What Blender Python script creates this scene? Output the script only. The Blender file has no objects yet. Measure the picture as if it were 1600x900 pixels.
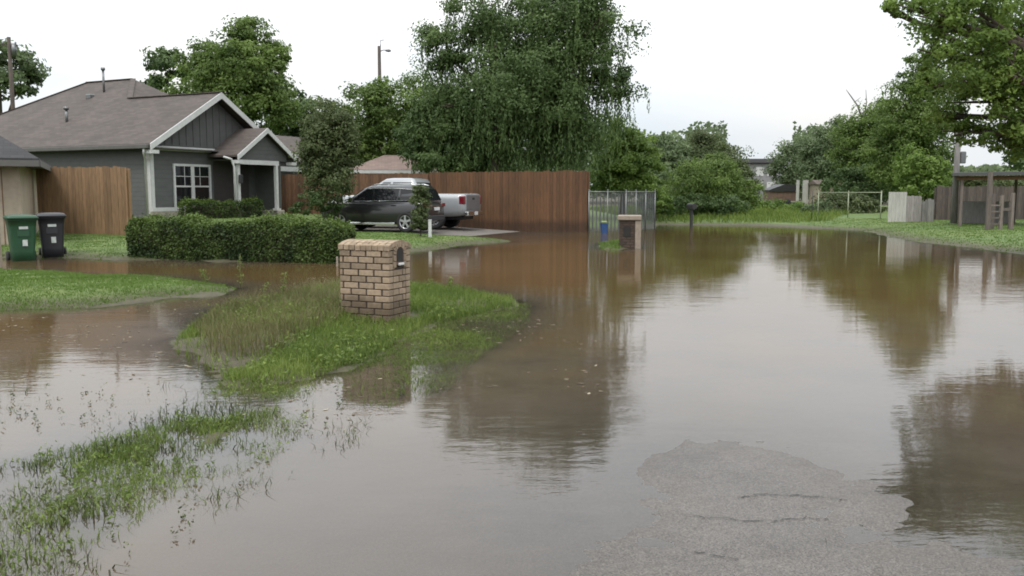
import bpy, bmesh, math, random
import numpy as np
from mathutils import Vector, Matrix, noise as mnoise
R = math.radians
random.seed(7)
rng = np.random.default_rng(11)
sc = bpy.context.scene
col = sc.collection

# ------------------------------------------------------------------ camera frame
H, F = 1.55, 1386.0
PITCH = math.atan(150 / F)
CP, SP = math.cos(PITCH), math.sin(PITCH)
def _dir(px, py):
    u, v = (px - 800) / F, (450 - py) / F
    return (u, CP + v * SP, -SP + v * CP)
def P(px, py, z=0.0):
    d = _dir(px, py); t = (z - H) / d[2]
    return (d[0] * t, d[1] * t)
def Q(px, py, Y):
    d = _dir(px, py); t = Y / d[1]
    return Vector((d[0] * t, Y, H + d[2] * t))

# ------------------------------------------------------------------ numpy helpers
def hash2(ix, iy, seed):
    n = (ix.astype(np.int64) * 374761393 + iy.astype(np.int64) * 668265263 + seed * 982451653) & 0x7fffffff
    n = ((n ^ (n >> 13)) * 1274126177) & 0x7fffffff
    return ((n ^ (n >> 16)) & 0xffff) / 65535.0
def vnoise(x, y, scale, seed=0):
    x = np.asarray(x) / scale; y = np.asarray(y) / scale
    ix, iy = np.floor(x), np.floor(y)
    fx, fy = x - ix, y - iy
    fx = fx * fx * (3 - 2 * fx); fy = fy * fy * (3 - 2 * fy)
    a = hash2(ix, iy, seed); b = hash2(ix + 1, iy, seed); c = hash2(ix, iy + 1, seed); d = hash2(ix + 1, iy + 1, seed)
    return (a * (1 - fx) + b * fx) * (1 - fy) + (c * (1 - fx) + d * fx) * fy
def fbm(x, y, scale, seed=0, o=3):
    s, a, t = 0, 1.0, 0
    for k in range(o):
        s = s + a * vnoise(x, y, scale / 2 ** k, seed + k * 17); t += a; a *= .5
    return s / t - .5
def sdist(x, y, poly):
    """signed distance, positive inside"""
    x = np.asarray(x, float); y = np.asarray(y, float)
    d2 = np.full(x.shape, 1e18); ins = np.zeros(x.shape, bool)
    n = len(poly)
    for i in range(n):
        ax, ay = poly[i]; bx, by = poly[(i + 1) % n]
        ex, ey = bx - ax, by - ay
        t = np.clip(((x - ax) * ex + (y - ay) * ey) / (ex * ex + ey * ey + 1e-12), 0, 1)
        dx, dy = x - ax - t * ex, y - ay - t * ey
        d2 = np.minimum(d2, dx * dx + dy * dy)
        c = (ay > y) != (by > y)
        with np.errstate(divide='ignore', invalid='ignore'):
            xi = ax + (y - ay) / (by - ay + 1e-15) * ex
        ins ^= c & (x < xi)
    d = np.sqrt(d2)
    return np.where(ins, d, -d)
def sstep(a, b, x):
    t = np.clip((x - a) / (b - a), 0, 1); return t * t * (3 - 2 * t)

# ------------------------------------------------------------------ materials
MATS = {}
def new_mat(name):
    m = bpy.data.materials.new(name); m.use_nodes = True
    nt = m.node_tree; nt.nodes.clear()
    out = nt.nodes.new('ShaderNodeOutputMaterial')
    MATS[name] = m
    return m, nt, out
def N(nt, t, **kw):
    n = nt.nodes.new(t)
    for k, v in kw.items(): setattr(n, k, v)
    return n
def rgba(c): return (c[0], c[1], c[2], 1)
def mixc(nt, fac, a, b, blend='MIX'):
    n = N(nt, 'ShaderNodeMix', data_type='RGBA', blend_type=blend)
    for sock, v in ((n.inputs[0], fac), (n.inputs[6], a), (n.inputs[7], b)):
        if hasattr(v, 'links') or hasattr(v, 'is_linked'): nt.links.new(v, sock)
        elif isinstance(v, (int, float)): sock.default_value = v
        else: sock.default_value = rgba(v)
    return n.outputs[2]
def noise(nt, scale, detail=4, vec=None, rough=.55):
    n = N(nt, 'ShaderNodeTexNoise'); n.inputs['Scale'].default_value = scale
    n.inputs['Detail'].default_value = detail; n.inputs['Roughness'].default_value = rough
    if vec is not None: nt.links.new(vec, n.inputs['Vector'])
    return n.outputs['Fac']
def ramp(nt, fac, stops):
    n = N(nt, 'ShaderNodeValToRGB'); e = n.color_ramp.elements
    while len(e) < len(stops): e.new(.5)
    for k, (p, c) in enumerate(stops): e[k].position = p; e[k].color = rgba(c)
    nt.links.new(fac, n.inputs[0]); return n.outputs[0]
def objco(nt, sx=1, sy=1, sz=1):
    t = N(nt, 'ShaderNodeTexCoord'); m = N(nt, 'ShaderNodeMapping')
    m.inputs['Scale'].default_value = (sx, sy, sz)
    nt.links.new(t.outputs['Object'], m.inputs['Vector']); return m.outputs[0]
def attr(nt, name='v'):
    a = N(nt, 'ShaderNodeAttribute'); a.attribute_name = name; return a.outputs['Fac']
def bump(nt, h, strength=.3, dist=.02):
    b = N(nt, 'ShaderNodeBump'); b.inputs['Strength'].default_value = strength; b.inputs['Distance'].default_value = dist
    nt.links.new(h, b.inputs['Height']); return b.outputs[0]
def simple(name, c, rough=.6, var=.25, scale=6, metal=0, coat=0, bmp=0, stretch=(1, 1, 1), use_v=0, spec=.5, dirt=0, tide=0):
    m, nt, out = new_mat(name)
    p = N(nt, 'ShaderNodeBsdfPrincipled')
    vec = objco(nt, *stretch)
    nz = noise(nt, scale, 5, vec)
    dk = tuple(x * (1 - var) for x in c); lt = tuple(min(1, x * (1 + var)) for x in c)
    cc = ramp(nt, nz, [(.3, dk), (.7, lt)])
    if use_v:
        g = ramp(nt, attr(nt), [(0, (1 - use_v,) * 3), (1, (1 + use_v * .6,) * 3)])
        cc = mixc(nt, 1.0, cc, g, 'MULTIPLY')
    if dirt:
        d = ramp(nt, noise(nt, .9, 6, objco(nt, 1, 1, .6)), [(.42, (1, 1, 1)), (.72, (1 - dirt, 1 - dirt * 1.05, 1 - dirt * 1.15))])
        cc = mixc(nt, 1.0, cc, d, 'MULTIPLY')
    if tide:      # damp silt line left near the base, height in metres
        tc_ = N(nt, 'ShaderNodeTexCoord'); sx_ = N(nt, 'ShaderNodeSeparateXYZ'); nt.links.new(tc_.outputs['Object'], sx_.inputs[0])
        ad_ = N(nt, 'ShaderNodeMath', operation='MULTIPLY_ADD'); nt.links.new(noise(nt, 1.6, 4, objco(nt)), ad_.inputs[0]); ad_.inputs[1].default_value = -.3; nt.links.new(sx_.outputs[2], ad_.inputs[2])
        mr_ = N(nt, 'ShaderNodeMapRange'); nt.links.new(ad_.outputs[0], mr_.inputs[0]); mr_.inputs[1].default_value = tide * .35; mr_.inputs[2].default_value = tide
        cc = mixc(nt, mr_.outputs[0], mixc(nt, 1.0, cc, (.5, .48, .45), 'MULTIPLY'), cc)
    nt.links.new(cc, p.inputs['Base Color'])
    p.inputs['Roughness'].default_value = rough; p.inputs['Metallic'].default_value = metal
    p.inputs['Coat Weight'].default_value = coat; p.inputs['Coat Roughness'].default_value = .06
    p.inputs['Specular IOR Level'].default_value = spec
    if bmp: nt.links.new(bump(nt, nz, bmp, .02), p.inputs['Normal'])
    nt.links.new(p.outputs[0], out.inputs[0])
    return m
def foliage(name, dark, light, trans=.3):
    m, nt, out = new_mat(name)
    v = attr(nt)
    c = ramp(nt, v, [(0, dark), (.55, tuple((a + b) / 2 for a, b in zip(dark, light))), (1, light)])
    p = N(nt, 'ShaderNodeBsdfPrincipled'); p.inputs['Roughness'].default_value = .55
    p.inputs['Specular IOR Level'].default_value = .25
    t = N(nt, 'ShaderNodeBsdfTranslucent')
    nt.links.new(c, p.inputs['Base Color']); nt.links.new(c, t.inputs['Color'])
    mx = N(nt, 'ShaderNodeMixShader'); mx.inputs[0].default_value = trans
    nt.links.new(p.outputs[0], mx.inputs[1]); nt.links.new(t.outputs[0], mx.inputs[2])
    nt.links.new(mx.outputs[0], out.inputs[0]); return m

simple('trim_white', (.52, .52, .51), .5, .08, 8, dirt=.15)
simple('wood_red', (.112, .053, .021), .75, .22, 5, stretch=(6, 6, .7), bmp=.2, use_v=.25, dirt=.3, tide=.35)
simple('wood_tan', (.23, .14, .075), .75, .22, 5, stretch=(6, 6, .7), bmp=.2, use_v=.22, dirt=.2)
simple('wood_dark', (.12, .062, .032), .8, .3, 5, stretch=(6, 6, .7), use_v=.35)
simple('wood_grey', (.085, .067, .057), .85, .3, 5, stretch=(6, 6, .7), use_v=.4)
simple('wood_weathered', (.15, .122, .108), .85, .3, 5, stretch=(6, 6, .7), use_v=.3)
simple('lens_clear', (.22, .23, .24), .15, .1, 8, coat=1)
simple('bark', (.055, .042, .03), .9, .4, 9, bmp=.6, stretch=(1, 1, .3))
simple('pole_wood', (.07, .055, .045), .9, .3, 8, stretch=(3, 3, .3))
simple('pole_grey', (.16, .15, .14), .9, .3, 8, stretch=(3, 3, .3))
simple('metal_grey', (.16, .165, .165), .4, .12, 10, metal=.7)
simple('metal_pale', (.26, .28, .19), .5, .1, 10, metal=.2)
simple('concrete', (.13, .115, .10), .85, .18, 3, bmp=.1)
simple('stone_base', (.30, .27, .22), .85, .3, 5, bmp=.4)
simple('paint_grey', (.030, .030, .033), .3, .05, 3, metal=.5, coat=1.0)
simple('paint_white', (.29, .30, .31), .35, .05, 3, metal=.15, coat=1.0)
simple('tailgate_silver', (.17, .175, .185), .35, .08, 3, metal=.3, coat=.6)
simple('chrome', (.75, .75, .75), .15, .05, 3, metal=1)
simple('rim_alloy', (.5, .5, .52), .3, .1, 8, metal=.9)
simple('rubber', (.018, .018, .018), .8, .2, 8)
simple('black_trim', (.02, .02, .021), .55, .2, 8)
simple('red_lens', (.13, .008, .014), .15, .1, 8, coat=1)
simple('glass_dark', (.010, .011, .013), .06, .1, 3, spec=.45)
simple('plate_white', (.6, .6, .6), .4, .05, 8)
simple('bin_green', (.012, .058, .024), .45, .15, 4)
simple('bin_black', (.018, .018, .022), .45, .15, 4)
simple('sticker_white', (.45, .48, .45), .5, .15, 12)
simple('blue_plastic', (.025, .07, .19), .4, .15, 6)
simple('yellow_green', (.25, .3, .10), .6, .15, 6)
simple('mortar_dark', (.05, .035, .027), .95, .3, 30, bmp=.3)
simple('mortar_pale', (.14, .11, .09), .95, .3, 30)
simple('brick_tan', (.30, .225, .155), .85, .16, 22, bmp=.35, use_v=.3, dirt=.28, tide=.16)
simple('brick_cap', (.37, .265, .19), .85, .18, 22, bmp=.35, use_v=.2)
simple('brick_brown', (.065, .045, .034), .9, .25, 22, bmp=.3, use_v=.3)
simple('stone_cap', (.26, .215, .17), .85, .15, 12, bmp=.2)
simple('beige_panel', (.33, .27, .21), .8, .12, 5, dirt=.2)
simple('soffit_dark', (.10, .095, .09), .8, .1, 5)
simple('screen_grey', (.125, .135, .135), .8, .15, 6)
simple('panel_white', (.44, .43, .40), .6, .12, 5, stretch=(5, 5, .6), dirt=.3)
simple('board_pale', (.27, .25, .235), .8, .25, 5, stretch=(5, 5, .6), use_v=.2)
simple('board_grey', (.20, .19, .18), .8, .25, 5, stretch=(5, 5, .6), use_v=.3)
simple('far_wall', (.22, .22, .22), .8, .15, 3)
simple('far_roof', (.07, .07, .072), .8, .15, 3)
simple('rust_brown', (.13, .08, .06), .85, .3, 3)
simple('interior_dark', (.02, .018, .016), .9, .2, 5)
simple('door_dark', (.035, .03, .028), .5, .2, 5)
simple('weed_stalk', (.14, .13, .05), .8, .3, 20)

# house siding : lap profile bump
def siding(name, c, pitch=.17):
    m, nt, out = new_mat(name)
    p = N(nt, 'ShaderNodeBsdfPrincipled'); p.inputs['Roughness'].default_value = .65
    t = N(nt, 'ShaderNodeTexCoord'); s = N(nt, 'ShaderNodeSeparateXYZ'); nt.links.new(t.outputs['Object'], s.inputs[0])
    d = N(nt, 'ShaderNodeMath', operation='DIVIDE'); nt.links.new(s.outputs[2], d.inputs[0]); d.inputs[1].default_value = pitch
    fr = N(nt, 'ShaderNodeMath', operation='FRACT'); nt.links.new(d.outputs[0], fr.inputs[0])
    inv = N(nt, 'ShaderNodeMath', operation='SUBTRACT'); inv.inputs[0].default_value = 1; nt.links.new(fr.outputs[0], inv.inputs[1])
    nz = noise(nt, 3, 5, objco(nt, 1, 1, 2))
    cc = ramp(nt, nz, [(.3, tuple(x * .9 for x in c)), (.7, tuple(x * 1.1 for x in c))])
    nt.links.new(cc, p.inputs['Base Color']); nt.links.new(bump(nt, inv.outputs[0], .8, .03), p.inputs['Normal'])
    nt.links.new(p.outputs[0], out.inputs[0])
siding('siding_grey', (.072, .075, .070))
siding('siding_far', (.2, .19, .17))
simple('batten_grey', (.073, .073, .071), .7, .1, 4)
def shingle(name, c):
    m, nt, out = new_mat(name)
    p = N(nt, 'ShaderNodeBsdfPrincipled'); p.inputs['Roughness'].default_value = .85
    b = N(nt, 'ShaderNodeTexBrick'); b.inputs['Scale'].default_value = 1
    b.inputs['Brick Width'].default_value = .33; b.inputs['Row Height'].default_value = .14; b.inputs['Mortar Size'].default_value = .006
    b.inputs['Color1'].default_value = rgba(tuple(x * .8 for x in c)); b.inputs['Color2'].default_value = rgba(tuple(x * 1.12 for x in c))
    b.inputs['Mortar'].default_value = rgba(tuple(x * .55 for x in c))
    uv = N(nt, 'ShaderNodeUVMap'); nt.links.new(uv.outputs[0], b.inputs['Vector'])
    nz = noise(nt, 1.1, 6, objco(nt)); g = ramp(nt, nz, [(.3, (.85, .84, .83)), (.7, (1.12, 1.1, 1.08))])
    nt.links.new(mixc(nt, 1, b.outputs[0], g, 'MULTIPLY'), p.inputs['Base Color'])
    nt.links.new(bump(nt, b.outputs['Fac'], -.3, .01), p.inputs['Normal'])
    nt.links.new(p.outputs[0], out.inputs[0])
shingle('shingle_brown', (.078, .063, .055))
shingle('shingle_dark', (.04, .04, .042))
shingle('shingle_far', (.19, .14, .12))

foliage('leaf_willow', (.044, .080, .025), (.155, .225, .075), .46)
foliage('leaf_mid', (.062, .105, .024), (.195, .275, .07), .48)
foliage('leaf_light', (.07, .125, .025), (.21, .30, .065), .48)
foliage('leaf_olive', (.055, .074, .028), (.15, .185, .075), .42)
foliage('leaf_dark', (.038, .068, .023), (.12, .18, .06), .44)
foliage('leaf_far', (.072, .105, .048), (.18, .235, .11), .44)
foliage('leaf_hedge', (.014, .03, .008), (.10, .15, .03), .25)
foliage('grass_blade', (.065, .11, .018), (.215, .275, .065), .42)
foliage('grass_lawn', (.085, .14, .024), (.135, .21, .045), .35)
foliage('grass_wet', (.02, .03, .012), (.12, .15, .045), .2)
foliage('grass_dry', (.07, .062, .025), (.20, .185, .085), .3)
foliage('leaf_debris', (.05, .03, .015), (.35, .30, .20), .1)

# ------------------------------------------------------------------ object helpers
def tag(o, label=None, cat=None, group=None, kind=None):
    if label: o['label'] = label
    if cat: o['category'] = cat
    if group: o['group'] = group
    if kind: o['kind'] = kind
    return o
def thing(name, label, cat, loc=(0, 0, 0), rz=0, group=None):
    o = bpy.data.objects.new(name, None); col.objects.link(o)
    o.location = loc; o.rotation_euler = (0, 0, rz); o.empty_display_size = .2
    return tag(o, label, cat, group)
def link_mesh(name, me, mat, parent=None):
    o = bpy.data.objects.new(name, me); col.objects.link(o)
    if mat and not me.materials: me.materials.append(MATS[mat])
    if parent: o.parent = parent
    return o
def arr_mesh(name, verts, faces, mat, parent=None, v=None, smooth=False):
    verts = np.asarray(verts, np.float32).reshape(-1, 3); faces = np.asarray(faces, np.int32)
    k = faces.shape[1]; n = len(faces)
    me = bpy.data.meshes.new(name)
    me.vertices.add(len(verts)); me.vertices.foreach_set('co', verts.ravel())
    me.loops.add(n * k); me.loops.foreach_set('vertex_index', faces.ravel())
    me.polygons.add(n); me.polygons.foreach_set('loop_start', np.arange(0, n * k, k, dtype=np.int32))
    me.polygons.foreach_set('loop_total', np.full(n, k, np.int32))
    if smooth: me.polygons.foreach_set('use_smooth', np.ones(n, bool))
    if v is not None:
        a = me.attributes.new('v', 'FLOAT', 'POINT'); a.data.foreach_set('value', np.asarray(v, np.float32))
    me.update(calc_edges=True)
    return link_mesh(name, me, mat, parent)

class MB:
    def __init__(s): s.v, s.f, s.a, s.sm = [], [], [], []
    def add(s, vs, fs, val=None, smooth=False):
        b = len(s.v); val = random.random() if val is None else val
        s.v += [tuple(x) for x in vs]; s.a += [val] * len(vs)
        s.f += [tuple(b + i for i in f) for f in fs]; s.sm += [smooth] * len(fs)
        return s
    def box(s, x0, x1, y0, y1, z0, z1, val=None, M=None):
        vs = [Vector(p) for p in ((x0, y0, z0), (x1, y0, z0), (x1, y1, z0), (x0, y1, z0), (x0, y0, z1), (x1, y0, z1), (x1, y1, z1), (x0, y1, z1))]
        if M: vs = [M @ p for p in vs]
        return s.add(vs, [(3, 2, 1, 0), (4, 5, 6, 7), (0, 1, 5, 4), (1, 2, 6, 5), (2, 3, 7, 6), (3, 0, 4, 7)], val)
    def rbox(s, x0, x1, y0, y1, z0, z1, b=.01, val=None, M=None):
        """box with all edges chamfered"""
        bm = bmesh.new(); bmesh.ops.create_cube(bm, size=1)
        for q in bm.verts:
            q.co = Vector((x0 + (q.co.x + .5) * (x1 - x0), y0 + (q.co.y + .5) * (y1 - y0), z0 + (q.co.z + .5) * (z1 - z0)))
        bmesh.ops.bevel(bm, geom=list(bm.edges), offset=b, segments=1, affect='EDGES')
        bm.verts.index_update()
        vs = [(M @ q.co if M else q.co.copy()) for q in bm.verts]
        fs = [[q.index for q in f.verts] for f in bm.faces]; bm.free()
        return s.add(vs, fs, val)
    def bar(s, a, b, w, h=None, val=None):
        """rectangular bar between two points"""
        a, b = Vector(a), Vector(b); h = h or w; d = (b - a); L = d.length
        q = d.to_track_quat('X', 'Z').to_matrix().to_4x4(); q.translation = a
        return s.box(0, L, -w / 2, w / 2, -h / 2, h / 2, val, q)
    def tube(s, pts, rad, seg=8, val=None, cap=True):
        pts = [Vector(p) for p in pts]; n = len(pts)
        if not hasattr(rad, '__len__'): rad = [rad] * n
        vs, fs = [], []
        up = Vector((0, 0, 1))
        for i, p in enumerate(pts):
            d = (pts[min(i + 1, n - 1)] - pts[max(i - 1, 0)]).normalized()
            a = d.cross(up if abs(d.z) < .95 else Vector((1, 0, 0))).normalized(); b = d.cross(a)
            for k in range(seg):
                t = 2 * math.pi * k / seg
                vs.append(p + (a * math.cos(t) + b * math.sin(t)) * rad[i])
        for i in range(n - 1):
            for k in range(seg):
                k2 = (k + 1) % seg
                fs.append((i * seg + k, i * seg + k2, (i + 1) * seg + k2, (i + 1) * seg + k))
        if cap: fs += [tuple(range(seg))[::-1], tuple(range((n - 1) * seg, n * seg))]
        return s.add(vs, fs, val, True)
    def prism(s, poly, vec, val=None, M=None):
        """poly : list of 3d points, extruded by vec"""
        n = len(poly); vec = Vector(vec); vs = [Vector(p) for p in poly] + [Vector(p) + vec for p in poly]
        if M: vs = [M @ p for p in vs]
        fs = [tuple(range(n))[::-1], tuple(range(n, 2 * n))] + [(i, (i + 1) % n, n + (i + 1) % n, n + i) for i in range(n)]
        return s.add(vs, fs, val)
    def rings(s, rings, val=None, cap=True, smooth=True):
        n = len(rings[0]); vs = [p for r in rings for p in r]; fs = []
        for i in range(len(rings) - 1):
            for k in range(n):
                k2 = (k + 1) % n
                fs.append((i * n + k, i * n + k2, (i + 1) * n + k2, (i + 1) * n + k))
        if cap: fs += [tuple(range(n))[::-1], tuple(range((len(rings) - 1) * n, len(rings) * n))]
        return s.add(vs, fs, val, smooth)
    def mesh(s, name):
        me = bpy.data.meshes.new(name); me.from_pydata([tuple(p) for p in s.v], [], s.f)
        a = me.attributes.new('v', 'FLOAT', 'POINT'); a.data.foreach_set('value', s.a)
        me.polygons.foreach_set('use_smooth', s.sm)
        bm = bmesh.new(); bm.from_mesh(me); bmesh.ops.recalc_face_normals(bm, faces=bm.faces); bm.to_mesh(me); bm.free()
        me.update(); return me
    def build(s, name, mat, parent=None): return link_mesh(name, s.mesh(name), mat, parent)

def lathe(mb, prof, axis='y', seg=24, c=(0, 0, 0), val=None, cap=True):
    rings = []
    for (r, h) in prof:
        ring = []
        for k in range(seg):
            t = 2 * math.pi * k / seg
            if axis == 'y': ring.append((c[0] + r * math.cos(t), c[1] + h, c[2] + r * math.sin(t)))
            else: ring.append((c[0] + r * math.cos(t), c[1] + r * math.sin(t), c[2] + h))
        rings.append(ring)
    mb.rings(rings, val, cap)
def boolean_cut(o, cutters):
    """subtracts temporary meshes, bakes the result, removes the temporaries"""
    tmp = []
    for mbc in cutters:
        c = mbc.build('cut', None); tmp.append(c)
        m = o.modifiers.new('b', 'BOOLEAN'); m.operation = 'DIFFERENCE'; m.object = c; m.solver = 'EXACT'
    bpy.context.view_layer.update()
    dg = bpy.context.evaluated_depsgraph_get()
    me = bpy.data.meshes.new_from_object(o.evaluated_get(dg))
    o.modifiers.clear(); o.data = me
    for c in tmp: bpy.data.objects.remove(c, do_unlink=True)
def uv_planar(o, face_dirs=None):
    """roof uv : u along the eave, v up the slope (metres)"""
    me = o.data; uvl = me.uv_layers.new(name='UVMap')
    for p in me.polygons:
        n = p.normal; u = Vector((-n.y, n.x, 0))
        u = u.normalized() if u.length > 1e-4 else Vector((1, 0, 0)); w = n.cross(u)
        for li in p.loop_indices:
            c = me.vertices[me.loops[li].vertex_index].co
            uvl.data[li].uv = (c.dot(u), c.dot(w))

# ------------------------------------------------------------------ terrain
def PP(l, z=0): return [P(x, y, z) for x, y in l]
A_ISL = PP([(262, 545), (300, 512), (345, 487), (430, 468), (500, 455), (560, 447), (650, 452), (730, 458), (800, 468), (806, 480), (740, 492), (680, 505), (640, 525), (570, 566), (500, 588), (430, 602), (372, 606), (335, 585), (290, 560)])
B_LAWN = PP([(-260, 424), (0, 424), (110, 428), (250, 437), (340, 443), (372, 450), (350, 459), (250, 466), (140, 481), (0, 488), (-260, 500)])
S1 = PP([(-60, 740), (40, 712), (150, 690), (260, 655), (330, 612), (370, 565), (480, 545), (500, 610), (470, 690), (420, 725), (330, 752), (250, 790), (165, 850), (80, 915), (-90, 930)])
S3 = PP([(525, 605), (570, 545), (640, 505), (740, 482), (830, 472), (825, 505), (745, 560), (700, 605), (610, 640), (540, 636)])
E_ASP = PP([(915, 930), (960, 850), (1045, 775), (1085, 722), (1130, 702), (1205, 712), (1300, 752), (1370, 792), (1440, 842), (1540, 893), (1590, 930)])
F_CLUMP = PP([(935, 378), (952, 373), (985, 375), (990, 384), (960, 392), (938, 388)])
YARD = PP([(-400, 402), (95, 403), (205, 406), (380, 409), (548, 406), (640, 394), (740, 382), (802, 377), (755, 372), (700, 367)]) + [(-1.9, 33.0), (-3.5, 39.6), (-12, 60), (-60, 60), (-60, 22)]
BACK = [(2.9, 36.2), (5.9, 37.4), (7.0, 42.5), (11.5, 41.2), P(1300, 358), P(1345, 360), P(1420, 376), P(1600, 397), (15.5, 15), (16.5, 6), (60, 6), (60, 90), (-60, 90), (-60, 48), (-6, 41)]
REGIONS = [  # poly, rise inside, width inside, drop outside, width outside, offset
    (A_ISL, .12, .9, .25, 1.0, 0), (B_LAWN, .17, .8, .25, .8, 0), (S1, .035, .5, .22, .8, -.042), (S3, .03, .5, .22, .8, -.04),
    (E_ASP, .011, 1.8, .30, 8.5, 0), (F_CLUMP, .1, .4, .3, .8, 0), (YARD, .20, 1.2, .25, 1.2, 0), (BACK, .20, 1.6, .25, 1.5, 0)]
ang = R(64)          # house frame : local x runs along the street, local y away from it
DX, DY = Vector((math.cos(ang), math.sin(ang), 0)), Vector((-math.sin(ang), math.cos(ang), 0))
HC = Vector((-13.3, 33.0, 0))
def house_pt(L, M): return HC + DX * L + DY * M
HPOLY = [tuple(house_pt(L, M)[:2]) for L, M in ((-.5, 0), (15, 0), (15, 16), (-.5, 16))]
DRV = [tuple((Vector((-2.25, 32.9, 0)) + DY * s + DX * t)[:2]) for s, t in ((-7, -2.9), (6.2, -2.9), (6.2, 3.4), (-7, 3.4))]
def ground_z(x, y):
    x = np.asarray(x, float); y = np.asarray(y, float)
    wx = x + .5 * fbm(x, y, 1.3, 3) * np.clip(y / 12, .35, 1.2); wy = y + .9 * fbm(x, y, 1.3, 9) * np.clip(y / 12, .35, 1.2)
    h = np.full(x.shape, -.3)
    for poly, rise, wi, drop, wo, off in REGIONS:
        sd = sdist(wx, wy, poly)
        hi = np.where(sd > 0, rise * (1 - np.exp(-sd / wi)), -drop * (1 - np.exp(np.minimum(sd, 0) / wo))) + off
        h = np.maximum(h, hi)
    sy = sdist(x, y, HPOLY); h = h + .36 * sstep(-5, -.4, sy) * (h > 0)
    sd = sdist(x, y, BACK); h = h + np.where(sd > 0, .010 * np.clip(sd, 0, 60), 0)
    near = np.clip(1 - (y - 20) / 40, .15, 1)
    h = h + (fbm(x, y, .5, 21) * .065 + fbm(x, y, .14, 31) * .02) * near * np.where(sdist(x, y, E_ASP) > -2.2, .3, 1)
    se = sdist(x, y, E_ASP); h = h + (fbm(x, y, .3, 44) * .011 + fbm(x, y, .1, 45) * .014) * sstep(-2.5, -.3, se)
    sdr = sdist(x, y, DRV); t = sstep(-.5, .3, sdr)
    rel = (x + 2.25) * DY.x + (y - 32.9) * DY.y
    return h * (1 - t) + t * np.clip(.05 + .045 * rel, -.2, .12)
def gz(x, y): return float(ground_z(np.array([x]), np.array([y]))[0])
def spaced(dense0, dense1, step, lo, hi, g=1.12):
    a = list(np.arange(dense0, dense1 + 1e-6, step)); s = step
    while a[-1] < hi: s *= g; a.append(a[-1] + s)
    s = step; pre = []
    x = dense0
    while x > lo: s *= g; x -= s; pre.append(x)
    return np.array(pre[::-1] + a)
xs = spaced(-8, 10, .065, -900, 900, 1.08)
ys = np.concatenate([spaced(2.6, 7.5, .04, -60, 7.5, 1.2)[:-1], np.arange(7.5, 17, .08), np.arange(17, 46, .22), spaced(46, 46.5, .4, 46, 1500, 1.12)[1:]])
ys = np.unique(ys)
GX, GY = np.meshgrid(xs, ys); GZ = ground_z(GX, GY)
nx, ny = len(xs), len(ys)
idx = np.arange(nx * ny).reshape(ny, nx)
quads = np.stack([idx[:-1, :-1], idx[:-1, 1:], idx[1:, 1:], idx[1:, :-1]], -1).reshape(-1, 4)
verts = np.stack([GX, GY, GZ], -1).reshape(-1, 3)
mudmask = np.clip(sstep(.13, .03, GZ) * .9 + sstep(1.0, -.2, np.hypot(GX - P(330, 560)[0], GY - P(330, 560)[1])) * .9, 0, 1)
# ground material
m, nt, out = new_mat('ground_soil_grass')
p = N(nt, 'ShaderNodeBsdfPrincipled'); p.inputs['Roughness'].default_value = .8
oc = objco(nt)
g = ramp(nt, noise(nt, 2.2, 8, oc, .65), [(.3, (.055, .09, .017)), (.5, (.08, .125, .026)), (.7, (.115, .155, .042))])
g2 = ramp(nt, noise(nt, .25, 4, oc), [(.35, (.85, .95, .8)), (.65, (1.2, 1.1, 1.0))])
gg = mixc(nt, 1, g, g2, 'MULTIPLY')
md = ramp(nt, noise(nt, 7, 8, oc, .7), [(.3, (.030, .024, .013)), (.7, (.085, .066, .038))])
nt.links.new(mixc(nt, attr(nt), gg, md), p.inputs['Base Color'])
nt.links.new(bump(nt, noise(nt, 25, 6, oc, .7), .6, .04), p.inputs['Normal'])
nt.links.new(p.outputs[0], out.inputs[0])
o = arr_mesh('ground', verts, quads, 'ground_soil_grass', None, mudmask.ravel(), True); tag(o, 'grassy ground and muddy flooded verge', None, None, 'structure')

# road surface, a sheet just above the ground
ROAD = PP([(-60, 1000), (250, 830), (430, 740), (500, 640), (720, 600), (860, 500), (1000, 395)]) + [(9.5, 40), (11, 38.5), (12.2, 26), (12.5, 15), (12.5, -8), (-3.0, -8)]
cx = GX[:-1, :-1] * .25 + GX[:-1, 1:] * .25 + GX[1:, :-1] * .25 + GX[1:, 1:] * .25
cy = GY[:-1, :-1] * .25 + GY[:-1, 1:] * .25 + GY[1:, :-1] * .25 + GY[1:, 1:] * .25
sel = (sdist(cx, cy, ROAD) > 0).ravel()
rq = quads[sel]; used, inv = np.unique(rq.ravel(), return_inverse=True)
rv = verts[used].copy(); rv[:, 2] += .005
m, nt, out = new_mat('asphalt')
p = N(nt, 'ShaderNodeBsdfPrincipled')
oc = objco(nt)
vo = N(nt, 'ShaderNodeTexVoronoi'); vo.inputs['Scale'].default_value = 150; nt.links.new(oc, vo.inputs['Vector'])
agg = ramp(nt, vo.outputs['Color'], [(.1, (.032, .026, .022)), (.5, (.070, .060, .051)), (.9, (.122, .105, .092))])
big = ramp(nt, noise(nt, 1.3, 6, oc), [(.3, (.8, .8, .8)), (.7, (1.15, 1.13, 1.1))])
nt.links.new(mixc(nt, 1, agg, big, 'MULTIPLY'), p.inputs['Base Color'])
rr = N(nt, 'ShaderNodeMapRange'); nt.links.new(noise(nt, 5, 5, oc), rr.inputs[0]); rr.inputs[3].default_value = .3; rr.inputs[4].default_value = .55
nt.links.new(rr.outputs[0], p.inputs['Roughness'])
nt.links.new(bump(nt, vo.outputs['Distance'], .3, .003), p.inputs['Normal'])
nt.links.new(p.outputs[0], out.inputs[0])
o = arr_mesh('road', rv, inv.reshape(-1, 4), 'asphalt', None, None, True); tag(o, 'wet grey asphalt road', None, None, 'structure')
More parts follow.
